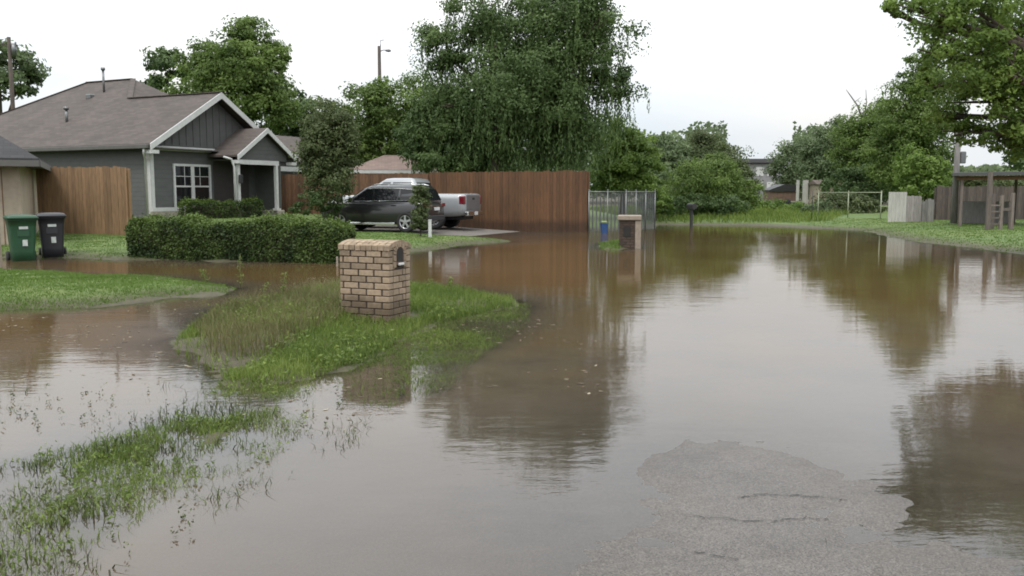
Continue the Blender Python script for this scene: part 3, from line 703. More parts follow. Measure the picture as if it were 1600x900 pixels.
# ------------------------------------------------------------------ hedges
def hedge(label, a, b, depth, h, n, leaf, name='hedge'):
    a, b = Vector((a[0], a[1], 0)), Vector((b[0], b[1], 0)); d = b - a; L = d.length
    rz = math.atan2(d.y, d.x); z0 = min(gz(*a[:2]), gz(*b[:2])) - .05
    root = thing(name, label, 'hedge', (a.x, a.y, z0), rz)
    # leaves hug the faces of a soft-edged block
    def prof(x): return h * (1 + .05 * math.sin(x * 2.1) + .04 * math.sin(x * 5.3 + 1))
    x = rng.uniform(0, L, n); u = rng.uniform(0, 1, n)
    per = 2 * h + depth; s = u * per
    y = np.where(s < h, 0, np.where(s < h + depth, s - h, depth)); z = np.where(s < h, s, np.where(s < h + depth, h, per - s))
    ny_ = np.where(s < h, -1., np.where(s < h + depth, 0, 1)); nz_ = np.where((s >= h) & (s < h + depth), 1., .2)
    endm = rng.uniform(0, 1, n) < .12
    ex_ = rng.uniform(0, 1, n) < .5
    x = np.where(endm, np.where(ex_, 0, L), x); y = np.where(endm, rng.uniform(0, depth, n), y); z = np.where(endm, rng.uniform(0, h, n), z)
    # rounding
    cx_, cy_, cz_ = np.clip(x, .25, L - .25), np.clip(y, .25, depth - .25), np.clip(z, -1, h - .22)
    v = np.stack([x - cx_, y - cy_, z - cz_], 1); ln = np.linalg.norm(v, axis=1)[:, None] + 1e-6; v = v / ln * np.minimum(ln, .24)
    pos = np.stack([cx_, cy_, cz_], 1) + v
    lump = fbm(x * 1.0 + y, z * 1.0 + y * .7, .42, 91)
    pos += v / .24 * (lump[:, None] * .16) - v * rng.uniform(0, .7, (n, 1)) ** 2 + rng.normal(0, .02, (n, 3))
    shoot = (rng.uniform(0, 1, n) < .05) & (nz_ > .5); pos[:, 2] += np.where(shoot, rng.uniform(0, .13, n), 0)
    pos[:, 2] *= np.array([prof(t) / h for t in x])
    vals = np.clip(.40 + lump * 1.1 + rng.normal(0, .18, n) + .42 * (nz_ > .5), 0, 1)  # top leaves get a lighter colour, painting in the hedge's brighter lit top
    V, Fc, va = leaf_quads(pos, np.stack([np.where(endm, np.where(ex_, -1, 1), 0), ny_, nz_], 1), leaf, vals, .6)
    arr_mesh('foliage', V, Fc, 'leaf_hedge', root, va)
    core = MB(); core.rbox(.22, L - .22, .2, depth - .2, .02, h - .2, .06); core.build('twigs', 'bark', root)
    return root
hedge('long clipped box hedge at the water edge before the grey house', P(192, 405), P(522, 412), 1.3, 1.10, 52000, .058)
ha, hb = house_pt(.6, -1.2), house_pt(4.6, -1.3)
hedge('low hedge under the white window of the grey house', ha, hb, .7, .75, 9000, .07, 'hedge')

# ------------------------------------------------------------------ grey house
hz = .54
house = thing('house', 'single storey grey house with white trimmed gable and brown shingle roof', 'house', tuple(HC + Vector((0, 0, hz))), ang)
EZ = 2.70       # eave height above slab
S_ = .603
def roof_z(L, M): return EZ + S_ * min(max(L, 0), 99)
OV = .35
# walls (local x=L, y=M). eave rectangle: main L0..11 M1.5..15.5, gable L0..7.3 M0
wl = MB()
wl.prism([(OV, OV + .1, -.6), (7.3 - OV, OV + .1, -.6), (7.3 - OV, 1.9, -.6), (11 - OV, 1.9, -.6), (11 - OV, 15.1, -.6), (OV, 15.1, -.6)], (0, 0, EZ + .6 + .08))
wl.build('wall', 'siding_grey', house)
g_ = MB()   # gable wall triangle with battens
gy = OV + .1
g_.prism([(OV + .02, gy, EZ + .02), (7.3 - OV - .02, gy, EZ + .02), (3.65, gy, EZ + S_ * 3.65 - .1)], (0, .12, 0), .5)
x = .75
while x < 6.7:
    top = EZ + S_ * min(x, 7.3 - x) - .16
    if top > EZ + .15: g_.box(x - .025, x + .025, gy - .022, gy - .002, EZ + .12, top, .5)
    x += .36
g_.build('gable', 'batten_grey', house)
# roof planes as thick slabs
def rp(L, M, z): return (L, M, z)
E0 = EZ
def slab(mb, pts, th=.09):
    mb.prism([(p[0], p[1], p[2]) for p in pts], (0, 0, th))
rt = lambda d: E0 + S_ * d
rf = MB()
slab(rf, [(0, 0, E0), (3.65, 0, rt(3.65)), (3.65, 5.15, rt(3.65)), (5.5, 7, rt(5.5)), (5.5, 10, rt(5.5)), (0, 15.5, E0)])
slab(rf, [(3.65, 0, rt(3.65)), (7.3, 0, E0), (7.3, 1.5, E0), (3.65, 5.15, rt(3.65))])
slab(rf, [(7.3, 1.5, E0), (11, 1.5, E0), (5.5, 7, rt(5.5)), (3.65, 5.15, rt(3.65))])
slab(rf, [(11, 1.5, E0), (11, 15.5, E0), (5.5, 10, rt(5.5)), (5.5, 7, rt(5.5))])
slab(rf, [(11, 15.5, E0), (0, 15.5, E0), (5.5, 10, rt(5.5))])
roof = rf.build('roof', 'shingle_brown', house); uv_planar(roof)
# ridge caps on the roof
rc = MB()
for a, b in (((3.65, -.02, rt(3.65)), (3.65, 5.15, rt(3.65))), ((5.5, 7, rt(5.5)), (5.5, 10, rt(5.5))), ((0, 15.5, E0), (5.5, 10, rt(5.5))), ((3.65, 5.15, rt(3.65)), (5.5, 7, rt(5.5)))):
    rc.bar(Vector(a) + Vector((0, 0, .1)), Vector(b) + Vector((0, 0, .1)), .22, .03, .4)
o = rc.build('ridge_cap', 'shingle_brown', roof); uv_planar(o)
# vents
vt = MB(); 
def roofpt(L, M): return Vector((L, M, E0 + S_ * L + .09))
def vent_pipe(L, M, h, r):
    v_ = MB(); p0 = roofpt(L, M); v_.tube([p0 - Vector((0, 0, .1)), p0 + Vector((0, 0, h))], r, 8); v_.tube([p0 + Vector((0, 0, h)), p0 + Vector((0, 0, h + .12))], r * 1.8, 8); return v_
vent_pipe(4.4, 7.6, .95, .05).build('vent_pipe', 'metal_grey', roof)
vent_pipe(1.9, 6.9, .5, .06).build('vent_pipe', 'metal_grey', roof)
v2 = MB(); p0 = roofpt(4.0, 8.0); v2.rbox(p0.x - .15, p0.x + .15, p0.y - .15, p0.y + .15, p0.z - .1, p0.z + .12, .03); v2.build('roof_vent', 'metal_grey', roof)
# rakes, fascia, trims
def rake(mb, a, b, w, y0, y1):
    a, b = Vector(a), Vector(b)
    mb.prism([(a.x, y0, a.z), (b.x, y0, b.z), (b.x, y0, b.z - w), (a.x, y0, a.z - w)], (0, y1 - y0, 0))
tr_ = MB()
rake(tr_, (-.02, 0, E0 + .085), (3.65, 0, rt(3.65) + .085), .24, -.05, -.003); rake(tr_, (3.65, 0, rt(3.65) + .085), (7.32, 0, E0 + .085), .24, -.051, -.004)
tr_.build('rake_board', 'trim_white', house)
for ra, rb in ((.0, .36), (6.94, 7.3)):
    t2 = MB(); t2.box(ra, rb, -.045, OV + .06, E0 - .27, E0 - .14); t2.build('eave_return', 'trim_white', house)
t3 = MB(); t3.box(OV - .02, 7.3 - OV, gy - .05, gy - .004, EZ - .12, EZ + .05); t3.build('gable_trim', 'trim_white', house)
t4 = MB(); t4.box(OV - .03, OV + .14, gy - .04, gy - .003, .05, EZ - .12); t4.box(OV - .04, OV - .003, gy - .04, gy + .16, .05, EZ - .1); t4.build('corner_board', 'trim_white', house)
t5 = MB(); t5.box(OV - .03, 4.2, gy - .09, gy - .004, .28, .42); t5.build('water_table', 'trim_white', house)
# gutters
gt = MB(); gt.rbox(-.14, -.005, .05, 15.5, E0 - .10, E0 + .06, .02); gt.build('gutter', 'soffit_dark', house)
gt = MB(); gt.rbox(7.4, 11, 1.37, 1.495, E0 - .08, E0 + .06, .02); gt.build('gutter', 'trim_white', house)
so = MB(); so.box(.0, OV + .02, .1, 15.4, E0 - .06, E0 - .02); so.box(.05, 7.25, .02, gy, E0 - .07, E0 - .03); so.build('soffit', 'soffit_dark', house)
ds = MB(); ds.tube([(-.07, .25, E0 - .05), (-.05, .3, E0 - .25), (OV - .06, .62, E0 - .5), (OV - .06, .62, .0)], .045, 6); ds.build('downspout', 'trim_white', house)
fb = MB(); fb.box(OV - .08, 7.3 - OV + .1, gy - .12, gy - .005, -.9, .275); fb.build('foundation', 'stone_base', house)
fb = MB(); fb.box(7.3, 10.7, 1.82, 1.895, -.9, .25); fb.build('foundation', 'stone_base', house)
# window
def window(parent, x0, x1, z0, z1, y, cols, mats=('trim_white', 'glass_dark'), fw=.09, split=True):
    w = MB()
    w.box(x0, x0 + fw, y - .06, y - .005, z0, z1); w.box(x1 - fw, x1, y - .06, y - .005, z0, z1)
    w.box(x0 + fw, x1 - fw, y - .06, y - .005, z1 - fw, z1); w.box(x0 + fw, x1 - fw, y - .06, y - .005, z0, z0 + fw)
    fr_ = w.build('window', mats[0], parent)
    cw = (x1 - x0 - 2 * fw) / cols
    for c in range(cols):
        a, b = x0 + fw + c * cw, x0 + fw + (c + 1) * cw
        if c: 
            k = MB(); k.box(a - .085, a + .085, y - .055, y - .006, z0 + fw, z1 - fw); k.build('mullion', mats[0], fr_)
        g0 = MB(); g0.box(a + .02, b - .02, y - .02, y - .004, z0 + fw, z1 - fw); g0.build('pane', mats[1], fr_)
        s_ = MB(); zm = (z0 + z1) / 2
        if split: s_.box(a + .02, b - .02, y - .045, y - .021, zm - .03, zm + .03)
        xm = (a + b) / 2 + (.04 if c == 0 else -.04)
        s_.box(xm - .012, xm + .012, y - .032, y - .022, zm + .03, z1 - fw); 
        zq = (zm + z1 - fw) / 2; s_.box(a + .03, b - .03, y - .0315, y - .0225, zq - .012, zq + .012)
        s_.build('sash', mats[0], fr_)
    return fr_
window(house, 1.42, 3.36, .36, 2.10, gy, 2)
# porch
py0 = -1.15; pc = 5.0
pr = MB()
plx, prx, PE = 3.25, 6.75, 2.40
prz = PE + .66 * (pc - plx)
slabs = [[(plx, py0, PE), (pc, py0, prz), (pc, 3.2, prz), (plx, 3.2, PE)], [(pc, py0, prz), (prx, py0, PE), (prx, 3.2, PE), (pc, 3.2, prz)]]
for q in slabs: slab(pr, q, .08)
proof = pr.build('porch_roof', 'shingle_brown', house); uv_planar(proof)
k = MB(); rake(k, (plx - .02, 0, PE + .07), (pc, 0, prz + .07), .2, py0 - .045, py0 - .003); rake(k, (pc, 0, prz + .07), (prx + .02, 0, PE + .07), .2, py0 - .046, py0 - .004); k.build('rake_board', 'trim_white', house)
for ra, rb in ((plx, plx + .3), (prx - .3, prx)):
    k = MB(); k.box(ra, rb, py0 - .04, py0 + .28, PE - .26, PE - .13); k.build('eave_return', 'trim_white', house)
k = MB(); k.prism([(plx + .25, py0 + .22, PE - .1), (prx - .35, py0 + .22, PE - .1), (prx - .35, py0 + .22, PE + .14), (pc, py0 + .22, prz - .08), (plx + .25, py0 + .22, PE + .08)], (0, .1, 0)); k.build('gable', 'siding_grey', house)
k = MB(); k.box(plx + .22, 5.85, py0 + .16, py0 + .215, PE - .28, PE - .1); k.build('porch_beam', 'trim_white', house)
for xx in (3.42, 5.68):
    k = MB(); k.box(xx - .065, xx + .065, py0 + .12, py0 + .25, .33, PE - .281); k.box(xx - .12, xx + .12, py0 + .07, py0 + .31, .25, .33); k.build('porch_post', 'trim_white', house)
k = MB(); k.rbox(5.5, 5.95, py0 + .0, py0 + .42, -.9, .245, .02); k.build('porch_pier', 'stone_base', house)
k = MB(); k.box(3.2, 5.5, py0 + .06, py0 + .3, -.9, .20); k.box(3.2, 5.49, py0 + .02, py0 + .34, .205, .25); k.build('porch_skirt', 'concrete', house)
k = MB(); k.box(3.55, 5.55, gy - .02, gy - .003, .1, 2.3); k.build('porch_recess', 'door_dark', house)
k = MB(); k.box(6.0, 6.12, py0 + .3, gy - .006, -.6, PE - .1); k.build('porch_side_wall', 'siding_grey', house)
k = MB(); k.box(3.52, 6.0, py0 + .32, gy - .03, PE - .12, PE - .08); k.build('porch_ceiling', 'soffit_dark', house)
k = MB(); k.tube([(2.75, py0 + .25, PE - .02), (3.1, py0 + .2, PE - .1), (3.2, py0 + .15, PE - .4), (3.2, py0 + .15, .25)], .045, 6); k.build('downspout', 'trim_white', house)
k = MB(); k.rbox(3.33, 3.5, py0 - .02, py0 + .08, 1.35, 1.7, .02); lm = k.build('porch_lamp', 'black_trim', house)
# low wing on the right
k = MB(); k.box(11.05, 15.5, 2.6, 9, -.6, 2.1); k.build('wing_wall', 'siding_grey', house)
k = MB(); slab(k, [(11.0, 1.6, 2.15), (16.2, 1.6, 2.15), (16.2, 5.6, 3.9), (11.0, 5.6, 3.9)]); slab(k, [(11.0, 5.6, 3.9), (16.2, 5.6, 3.9), (16.2, 9.6, 2.15), (11.0, 9.6, 2.15)]); o = k.build('wing_roof', 'shingle_brown', house); uv_planar(o)
k = MB(); k.box(7.5, 16.2, 1.55, 1.59, 1.98, 2.2); k.build('wing_fascia', 'trim_white', house)
for xx in (12.6, 15.8):
    k = MB(); k.box(xx - .09, xx + .09, 1.7, 1.88, -.6, 1.98); k.build('wing_post', 'trim_white', house)
k = MB(); k.box(12.2, 15.2, 2.55, 2.597, -.5, 1.9); k.build('garage_door', 'door_dark', house)

# ------------------------------------------------------------------ neighbour garage at left edge
gc = Q(34, 330, 23.5); gzz = gz(gc.x, gc.y)
nb = thing('garage', 'beige panelled outbuilding with dark hip roof at the left edge', 'garage', (gc.x, gc.y, gzz), R(205))
# local x to the left (away from the photo centre), y toward camera
WH = Q(0, 257, 23.5).z - gzz
k = MB(); k.box(0, 6, -9, 0, -.3, WH); k.build('wall', 'beige_panel', nb)  # unseen depth stretched back to block sky and shade the grey house's side wall
k = MB()
for xx in (.42, .95, 1.5): k.box(xx - .012, xx + .012, .001, .008, -.1, WH - .1)
k.build('panel_joint', 'wood_dark', nb)
k = MB(); zz = WH + .06; hp = 2.3
ov = .5
slab(k, [(-ov, ov, zz), (6.6, ov, zz), (6.6 - 3.6, ov - 3.6, zz + 3.6 * .66), (-ov + 3.6, ov - 3.6, zz + 3.6 * .66)])
slab(k, [(-ov, ov, zz), (-ov + 3.6, ov - 3.6, zz + 3.6 * .66), (-ov, -9.6, zz)])
slab(k, [(-ov, -9.6, zz), (-ov + 3.6, ov - 3.6, zz + 3.6 * .66), (6.6 - 3.6, ov - 3.6, zz + 3.6 * .66), (6.6, -9.6, zz)])
o = k.build('roof', 'shingle_dark', nb); uv_planar(o)
k = MB(); k.box(-ov, 6.6, ov - .005, ov + .03, zz - .12, zz + .04); k.box(-ov - .03, -ov + .005, -9.6, ov, zz - .12, zz + .04); k.build('fascia', 'soffit_dark', nb)
k = MB(); k.box(-ov + .02, 6.5, -9.4, ov - .02, zz - .05, zz - .01); k.build('soffit', 'soffit_dark', nb)

# ------------------------------------------------------------------ plank fences
def plank_fence(label, a, b, h, mat, bw=.14, z=None, rails_front=False, name='wooden_fence', jag=.028, base_wet=False):
    a, b = Vector((a[0], a[1], 0)), Vector((b[0], b[1], 0)); d = b - a; L = d.length
    z0 = (min(gz(*a[:2]), gz(*b[:2])) if z is None else z)
    root = thing(name, label, 'fence', (a.x, a.y, z0), math.atan2(d.y, d.x))
    bm_ = MB(); x = 0
    while x < L - .02:
        w = min(bw, L - x); t = random.uniform(-.006, .006)
        bm_.box(x + .003, x + w - .003, -.01 + t, .012 + t, -.25, h + random.uniform(-jag, jag)); x += bw
    bm_.build('boards', mat, root)
    for zz_ in (.25, h * .5, h - .25):
        r_ = MB(); s = -1 if rails_front else 1; r_.box(0, L, s * .02 if s > 0 else -.06, .06 if s > 0 else -.02, zz_ - .045, zz_ + .045); r_.build('rail', mat, root)
    n_ = max(1, int(L / 2.4))
    for i in range(n_ + 1):
        p_ = MB(); xx = L * i / n_; yy = .07 if not rails_front else -.11
        p_.box(xx - .045, xx + .045, yy, yy + .09, -.3, h - .05); p_.build('post', mat, root)
    return root
a = (2.95, 35.0); bq = Vector((2.95, 35, 0)) + DY * 7.2
plank_fence('tall reddish brown plank fence rising from the water in mid view', (bq.x, bq.y), a, 2.38, 'wood_red', z=0)
cq = bq + DY * 8.5
plank_fence('weathered dark plank fence behind the parked cars', (cq.x, cq.y), (bq.x - .05, bq.y + .05), 2.3, 'wood_dark', z=.05)
f1, f2 = P(62, 371, .1), P(202, 371, .12)
plank_fence('honey brown plank gate fence behind the black bin', f1, f2, 2.14, 'wood_tan', bw=.12)
f0 = (f1[0] - .05, f1[1] - .3); f00 = P(36, 371, .1)
plank_fence('narrow dark brown fence section beside the beige outbuilding', (f00[0] - .2, f00[1] - .6), f0, 2.12, 'wood_dark', bw=.12)

# ------------------------------------------------------------------ chain link
def chain_fence(label, pts, h, z, screen=True, mesh_step=.09, mat='metal_grey', name='chain_link_fence', wire=.006, nposts=None, rail_mat=None):
    root = thing(name, label, 'fence', (pts[0][0], pts[0][1], z))
    o0 = Vector((pts[0][0], pts[0][1], 0))
    wires = MB()
    for i in range(len(pts) - 1):
        a, b = Vector((*pts[i], 0)) - o0, Vector((*pts[i + 1], 0)) - o0; L = (b - a).length; d = (b - a) / L
        n_ = nposts or max(2, int(L / .75))
        for j in range(n_ + 1):
            if i and j == 0: continue
            q = a + d * (L * j / n_); p_ = MB(); p_.tube([q + Vector((0, 0, -.3)), q + Vector((0, 0, h + .05))], .03, 6); lathe(p_, [(.034, h + .05), (.03, h + .08), (.0005, h + .1)], 'z', 6, q); p_.build('post', mat, root)
        r_ = MB(); r_.tube([a + Vector((0, 0, h)), b + Vector((0, 0, h))], .024, 6); r_.build('top_rail', rail_mat or mat, root)
        s = -h
        while s < L:
            x0, x1 = max(s, 0), min(s + h, L)
            if x1 > x0:
                wires.tube([a + d * x0 + Vector((0, 0, x0 - s)), a + d * x1 + Vector((0, 0, x1 - s))], wire, 3, None, False)
                wires.tube([a + d * x0 + Vector((0, 0, h - (x0 - s))), a + d * x1 + Vector((0, 0, h - (x1 - s)))], wire, 3, None, False)
            s += mesh_step
        if screen:
            k = MB(); nrm = Vector((-d.y, d.x, 0)) * .05
            m_ = int(L / .16)
            for j in range(m_):
                q0, q1 = a + d * (L * (j + .04) / m_) + nrm, a + d * (L * (j + .38) / m_) + nrm
                k.prism([q0 + Vector((0, 0, -.1)), q1 + Vector((0, 0, -.1)), q1 + Vector((0, 0, h - .06)), q0 + Vector((0, 0, h - .06))], nrm * .1)
            k.build('privacy_slats', 'screen_grey', root)
    wires.build('chain_mesh', mat, root)
    return root
chain_fence('grey chain link fence with slats joining the reddish fence', [(3.02, 35.0), (4.55, 35.6), (6.0, 37.4)], 1.56, 0)
g1, g2 = Q(1278, 330, 47), Q(1376, 330, 43)
chain_fence('pale green pipe fence with wire mesh before the brambles', [(g1.x, g1.y), (g2.x, g2.y)], 1.25, gz(g1.x, g1.y), False, .5, 'metal_pale', 'pipe_fence', .002, 2)

# ------------------------------------------------------------------ brick mailbox (near)
r_ang = R(66)
mbz = gz(*MBX)
mx_c = Vector((-1.40, 10.05, 0)); rx = Vector((math.cos(r_ang), math.sin(r_ang), 0)); ry = Vector((-math.sin(r_ang), math.cos(r_ang), 0))
mail = thing('brick_mailbox', 'tan brick mailbox pillar with arched slot standing on the grass mound', 'mailbox', (mx_c.x, mx_c.y, .06), r_ang)
MW, MD, MH = .47, .67, .88      # local x : along street (front width), local y : away from street
simple('brick_top', (.28, .21, .142), .85, .2, 22, bmp=.35, use_v=.22)
core = MB(); core.box(.012, MW - .012, .012, MD - .012, -.3, MH - .01); core.build('mortar_core', 'mortar_dark', mail)
bk = MB(); ch, bl, gap, bd = .0745, .2, .011, .09
slot_x0, slot_x1, slot_z0, slot_z1 = MW / 2 - .085, MW / 2 + .085, .64, .875
ncourse = int(round((MH + .22) / ch)); z = -.22
for c in range(ncourse):
    z0, z1 = z + gap / 2, z + ch - gap / 2; off = (c % 2) * .105
    # side y runs (x=0 face and x=MW face)
    for fx in (0, 1):
        y = -off
        while y < MD:
            y0, y1 = max(y, 0), min(y + bl, MD)
            if y1 - y0 > .03:
                j = random.uniform(-.003, .003)
                if fx == 0: bk.rbox(j, bd, y0 + (0 if y0 == 0 else gap / 2), y1 - (0 if y1 == MD else gap / 2), z0, z1, .004)
                else: bk.rbox(MW - bd, MW + j, y0 + (0 if y0 == 0 else gap / 2), y1 - (0 if y1 == MD else gap / 2), z0, z1, .004)
            y += bl + .01
    for fy in (0, 1):
        x = bd + .01 - off * .8
        while x < MW - bd:
            x0, x1 = max(x, bd + .008), min(x + bl, MW - bd - .008)
            segs = [(x0, x1)]
            if fy == 0 and z1 > slot_z0 - .01:
                segs = [(x0, min(x1, slot_x0 - .02)), (max(x0, slot_x1 + .02), x1)]
            for x0_, x1_ in segs:
                if x1_ - x0_ > .025:
                    if fy == 0: bk.rbox(x0_, x1_ - gap / 2, random.uniform(-.003, .003), bd, z0, z1, .004)
                    else: bk.rbox(x0_, x1_ - gap / 2, MD - bd, MD, z0, z1, .004)
            x += bl + .01
    z += ch
bk.build('bricks', 'brick_tan', mail)
# arched crown of soldier bricks over a barrel
arch = MB(); n_ = 7; rise = .055
pts = []
for i in range(n_ + 1):
    t = i / n_; xx = -.012 + (MW + .024) * t; zz = MH + rise * math.sin(math.pi * t) ** .75
    pts.append((xx, zz))
nb_ = 9
for j in range(nb_):
    y0, y1 = -.015 + (MD + .03) * j / nb_ + .005, -.015 + (MD + .03) * (j + 1) / nb_ - .005
    for i in range(n_):
        (xa, za), (xb, zb) = pts[i], pts[i + 1]
        dj = random.uniform(-.003, .003)
        ax, az_, bx, bz_ = xa + (xb - xa) * .03, za + (zb - za) * .03 + dj, xb - (xb - xa) * .03, zb - (zb - za) * .03 + dj
        arch.prism([(ax, y0, az_), (bx, y0, bz_), (bx, y0, bz_ - .055), (ax, y0, az_ - .055)], (0, y1 - y0, 0), random.random())
arch.build('arched_cap', 'brick_top', mail)
fill = MB(); fill.prism([(p[0] * .96 + .01, .02, p[1] - .022) for p in pts] + [(MW - .01, .02, MH - .03), (.01, .02, MH - .03)], (0, MD - .04, 0)); fill.build('mortar_fill', 'mortar_pale', mail)
# brick ring round the slot and the metal box mouth
ringb = MB()
for i in range(9):
    t0, t1 = math.pi * i / 9 + .03, math.pi * (i + 1) / 9 - .03; ri, ro = .085, .14; c0 = (MW / 2, slot_z1 - .10)
    ringb.prism([(c0[0] + r * math.cos(t), -.012, c0[1] + r * math.sin(t)) for r, t in ((ri, t0), (ro, t0), (ro, t1), (ri, t1))], (0, .08, 0))
for s in (-1, 1):
    xx = MW / 2 + s * .112
    for zz in (.62, .695): ringb.rbox(xx - .027, xx + .027, -.012, .07, zz + .004, zz + .07, .004)
ringb.build('arch_bricks', 'brick_top', mail)
mouth = MB(); mp = [(MW / 2 - .083, -.004, slot_z0 + .01), (MW / 2 + .083, -.004, slot_z0 + .01)] + [(MW / 2 + .083 * math.cos(t), -.004, slot_z1 - .10 + .083 * math.sin(t)) for t in np.linspace(0, math.pi, 10)]
mouth.prism(mp, (0, .03, 0)); mouth.build('mail_slot', 'rust_brown', mail)
mp2 = [(MW / 2 + (x_ - MW / 2) * .8, -.009, slot_z0 + .04 + (z_ - slot_z0) * .78) for x_, _, z_ in mp]
md_ = MB(); md_.prism(mp2, (0, .004, 0)); md_.build('mail_door', 'interior_dark', mail)
lp = MB(); lp.rbox(MW / 2 - .055, MW / 2 + .055, -.035, -.01, slot_z0 + .005, slot_z0 + .035, .006); lp.build('latch', 'trim_white', mail)
# small white stake left of it
sp = P(527, 416); st = thing('marker_stake', 'short pale marker stake behind the tan brick mailbox', 'stake', (sp[0], sp[1], 0)); k = MB(); k.rbox(-.02, .02, -.02, .02, -.2, .2, .006); k.build('stake', 'stone_cap', st)

# ------------------------------------------------------------------ dark brick mailbox far
m2 = P(967, 388); mail2 = thing('brick_mailbox', 'dark brown brick mailbox pillar standing in the water before the chain link fence', 'mailbox', (m2[0], m2[1], -.1), R(-8))
w2, d2, h2 = .47, .55, 1.0
k = MB(); k.box(.01, w2 - .01, .01, d2 - .01, -.2, h2 - .15); k.build('mortar_core', 'mortar_dark', mail2)
k = MB(); zc = -.1; c = 0
while zc < h2 - .17:
    off = (c % 2) * .1; x = -off
    while x < w2:
        x0, x1 = max(0, x), min(w2, x + .2)
        if x1 - x0 > .03: k.rbox(x0, x1 - .01, -.004, .08, zc, zc + .064, .004); k.rbox(x0, x1 - .01, d2 - .08, d2, zc, zc + .064, .004)
        x += .21
    y = .085 - off * .5
    while y < d2 - .08:
        y0, y1 = max(.085, y), min(d2 - .085, y + .2)
        if y1 - y0 > .03: k.rbox(0, .08, y0, y1, zc, zc + .064, .004)
        y += .21
    zc += .0745; c += 1
k.build('bricks', 'brick_brown', mail2)
k = MB(); k.rbox(w2 - .03, w2 + .13, -.012, .12, -.2, h2 - .13, .01); k.build('lit_side_strip', 'stone_cap', mail2)  # pale strip added as the pillar's lit right side
k = MB(); k.rbox(-.05, w2 + .14, -.05, d2 + .05, h2 - .128, h2 + .01, .02); k.build('cap', 'stone_cap', mail2)
k = MB(); k.box(.12, .32, -.012, .0, .42, .70); k.build('mail_door', 'interior_dark', mail2)

# ------------------------------------------------------------------ post mailbox, stakes, poles
p3 = P(1080, 355); t_ = thing('post_mailbox', 'black mailbox on a dark post at the far water edge', 'mailbox', (p3[0], p3[1], -.05), R(20))
k = MB(); k.rbox(-.055, .055, -.055, .055, -.3, .85, .01); k.build('post', 'black_trim', t_)
k = MB(); pf = [(-.1, 0), (.1, 0), (.1, .14)] + [(.1 * math.cos(t), .14 + .1 * math.sin(t)) for t in np.linspace(0, math.pi, 9)][1:-1] + [(-.1, .14)]
k.prism([(x_ , -.26, .86 + z_) for x_, z_ in pf], (0, .52, 0)); bx_ = k.build('box', 'black_trim', t_)
k = MB(); k.box(.102, .115, -.1, .05, .95, .99); k.build('flag', 'red_lens', bx_)
def stake(label, px, py, top, Y, r, mat, name, cat, lamp=None, taper=.7):
    q = Q(px, py, Y); zb = gz(q.x, q.y); tz = Q(px, top, Y).z
    root = thing(name, label, cat, (q.x, q.y, zb)); k = MB(); k.tube([(0, 0, -.3), (0, 0, (tz - zb) * .5), (0, 0, tz - zb)], [r, r * (1 + taper) / 2, r * taper], 8); k.build('pole' if r > .06 else 'shaft', mat, root)
    return root, tz - zb
stake('thin dark sign stake in the rough grass by the far bank', 1268, 350, 298, 42, .022, 'black_trim', 'stake', 'stake')
r1, h1_ = stake('dark wooden utility pole above the left rooftops', 28, 300, 58, 56, .16, 'pole_wood', 'utility_pole', 'utility pole')
k = MB(); k.bar((-.5, 0, h1_ - .5), (.5, 0, h1_ - .5), .1); k.build('crossarm', 'pole_wood', r1)
for s in (-.4, .4):
    k = MB(); k.tube([(s, 0, h1_ - .45), (s, 0, h1_ - .28)], .05, 6); k.build('insulator', 'metal_grey', r1)
k = MB(); k.tube([(.28, 0, h1_ - .4), (.28, 0, h1_ - 1.1)], .16, 8); k.build('transformer', 'metal_grey', r1)
r2, h2_ = stake('tall dark pole with a small street lamp above the treetops', 596, 300, 72, 58, .15, 'pole_wood', 'utility_pole', 'utility pole')
k = MB(); k.tube([(0, 0, h2_ - .35), (.25, 0, h2_ - .25), (.55, 0, h2_ - .25)], .03, 6); k.build('lamp_arm', 'metal_grey', r2)
k = MB(); k.tube([(.4, 0, h2_ - .28), (.6, 0, h2_ - .28), (.75, 0, h2_ - .3)], [.05, .1, .05], 8); k.build('lamp_head', 'metal_grey', r2)
k = MB(); k.tube([(.1, 0, h2_), (.1, 0, h2_ + .35), (.3, 0, h2_ + .38)], .03, 5); k.build('wire_cap', 'metal_grey', r2)
r3, h3_ = stake('grey wooden utility pole beside the carport on the right bank', 1490, 350, 195, 37.5, .15, 'pole_grey', 'utility_pole', 'utility pole')
k = MB(); k.rbox(.12, .34, -.1, .1, h3_ - 1.6, h3_ - 1.1, .03); k.build('meter_box', 'metal_grey', r3)
k = MB(); k.tube([(0, 0, h3_ - .5), (.9, .1, h3_ - .2)], .025, 5); k.build('wire_arm', 'metal_grey', r3)
wp = P(672, 373, .1); t_ = thing('marker_post', 'short white post beside the slim shrub on the lawn', 'post', (wp[0], wp[1], gz(*wp)))
k = MB(); k.rbox(-.05, .05, -.05, .05, -.1, .52, .012); k.build('post', 'trim_white', t_); k = MB(); k.rbox(-.06, .06, -.06, .06, .522, .55, .01); k.build('cap', 'trim_white', t_)

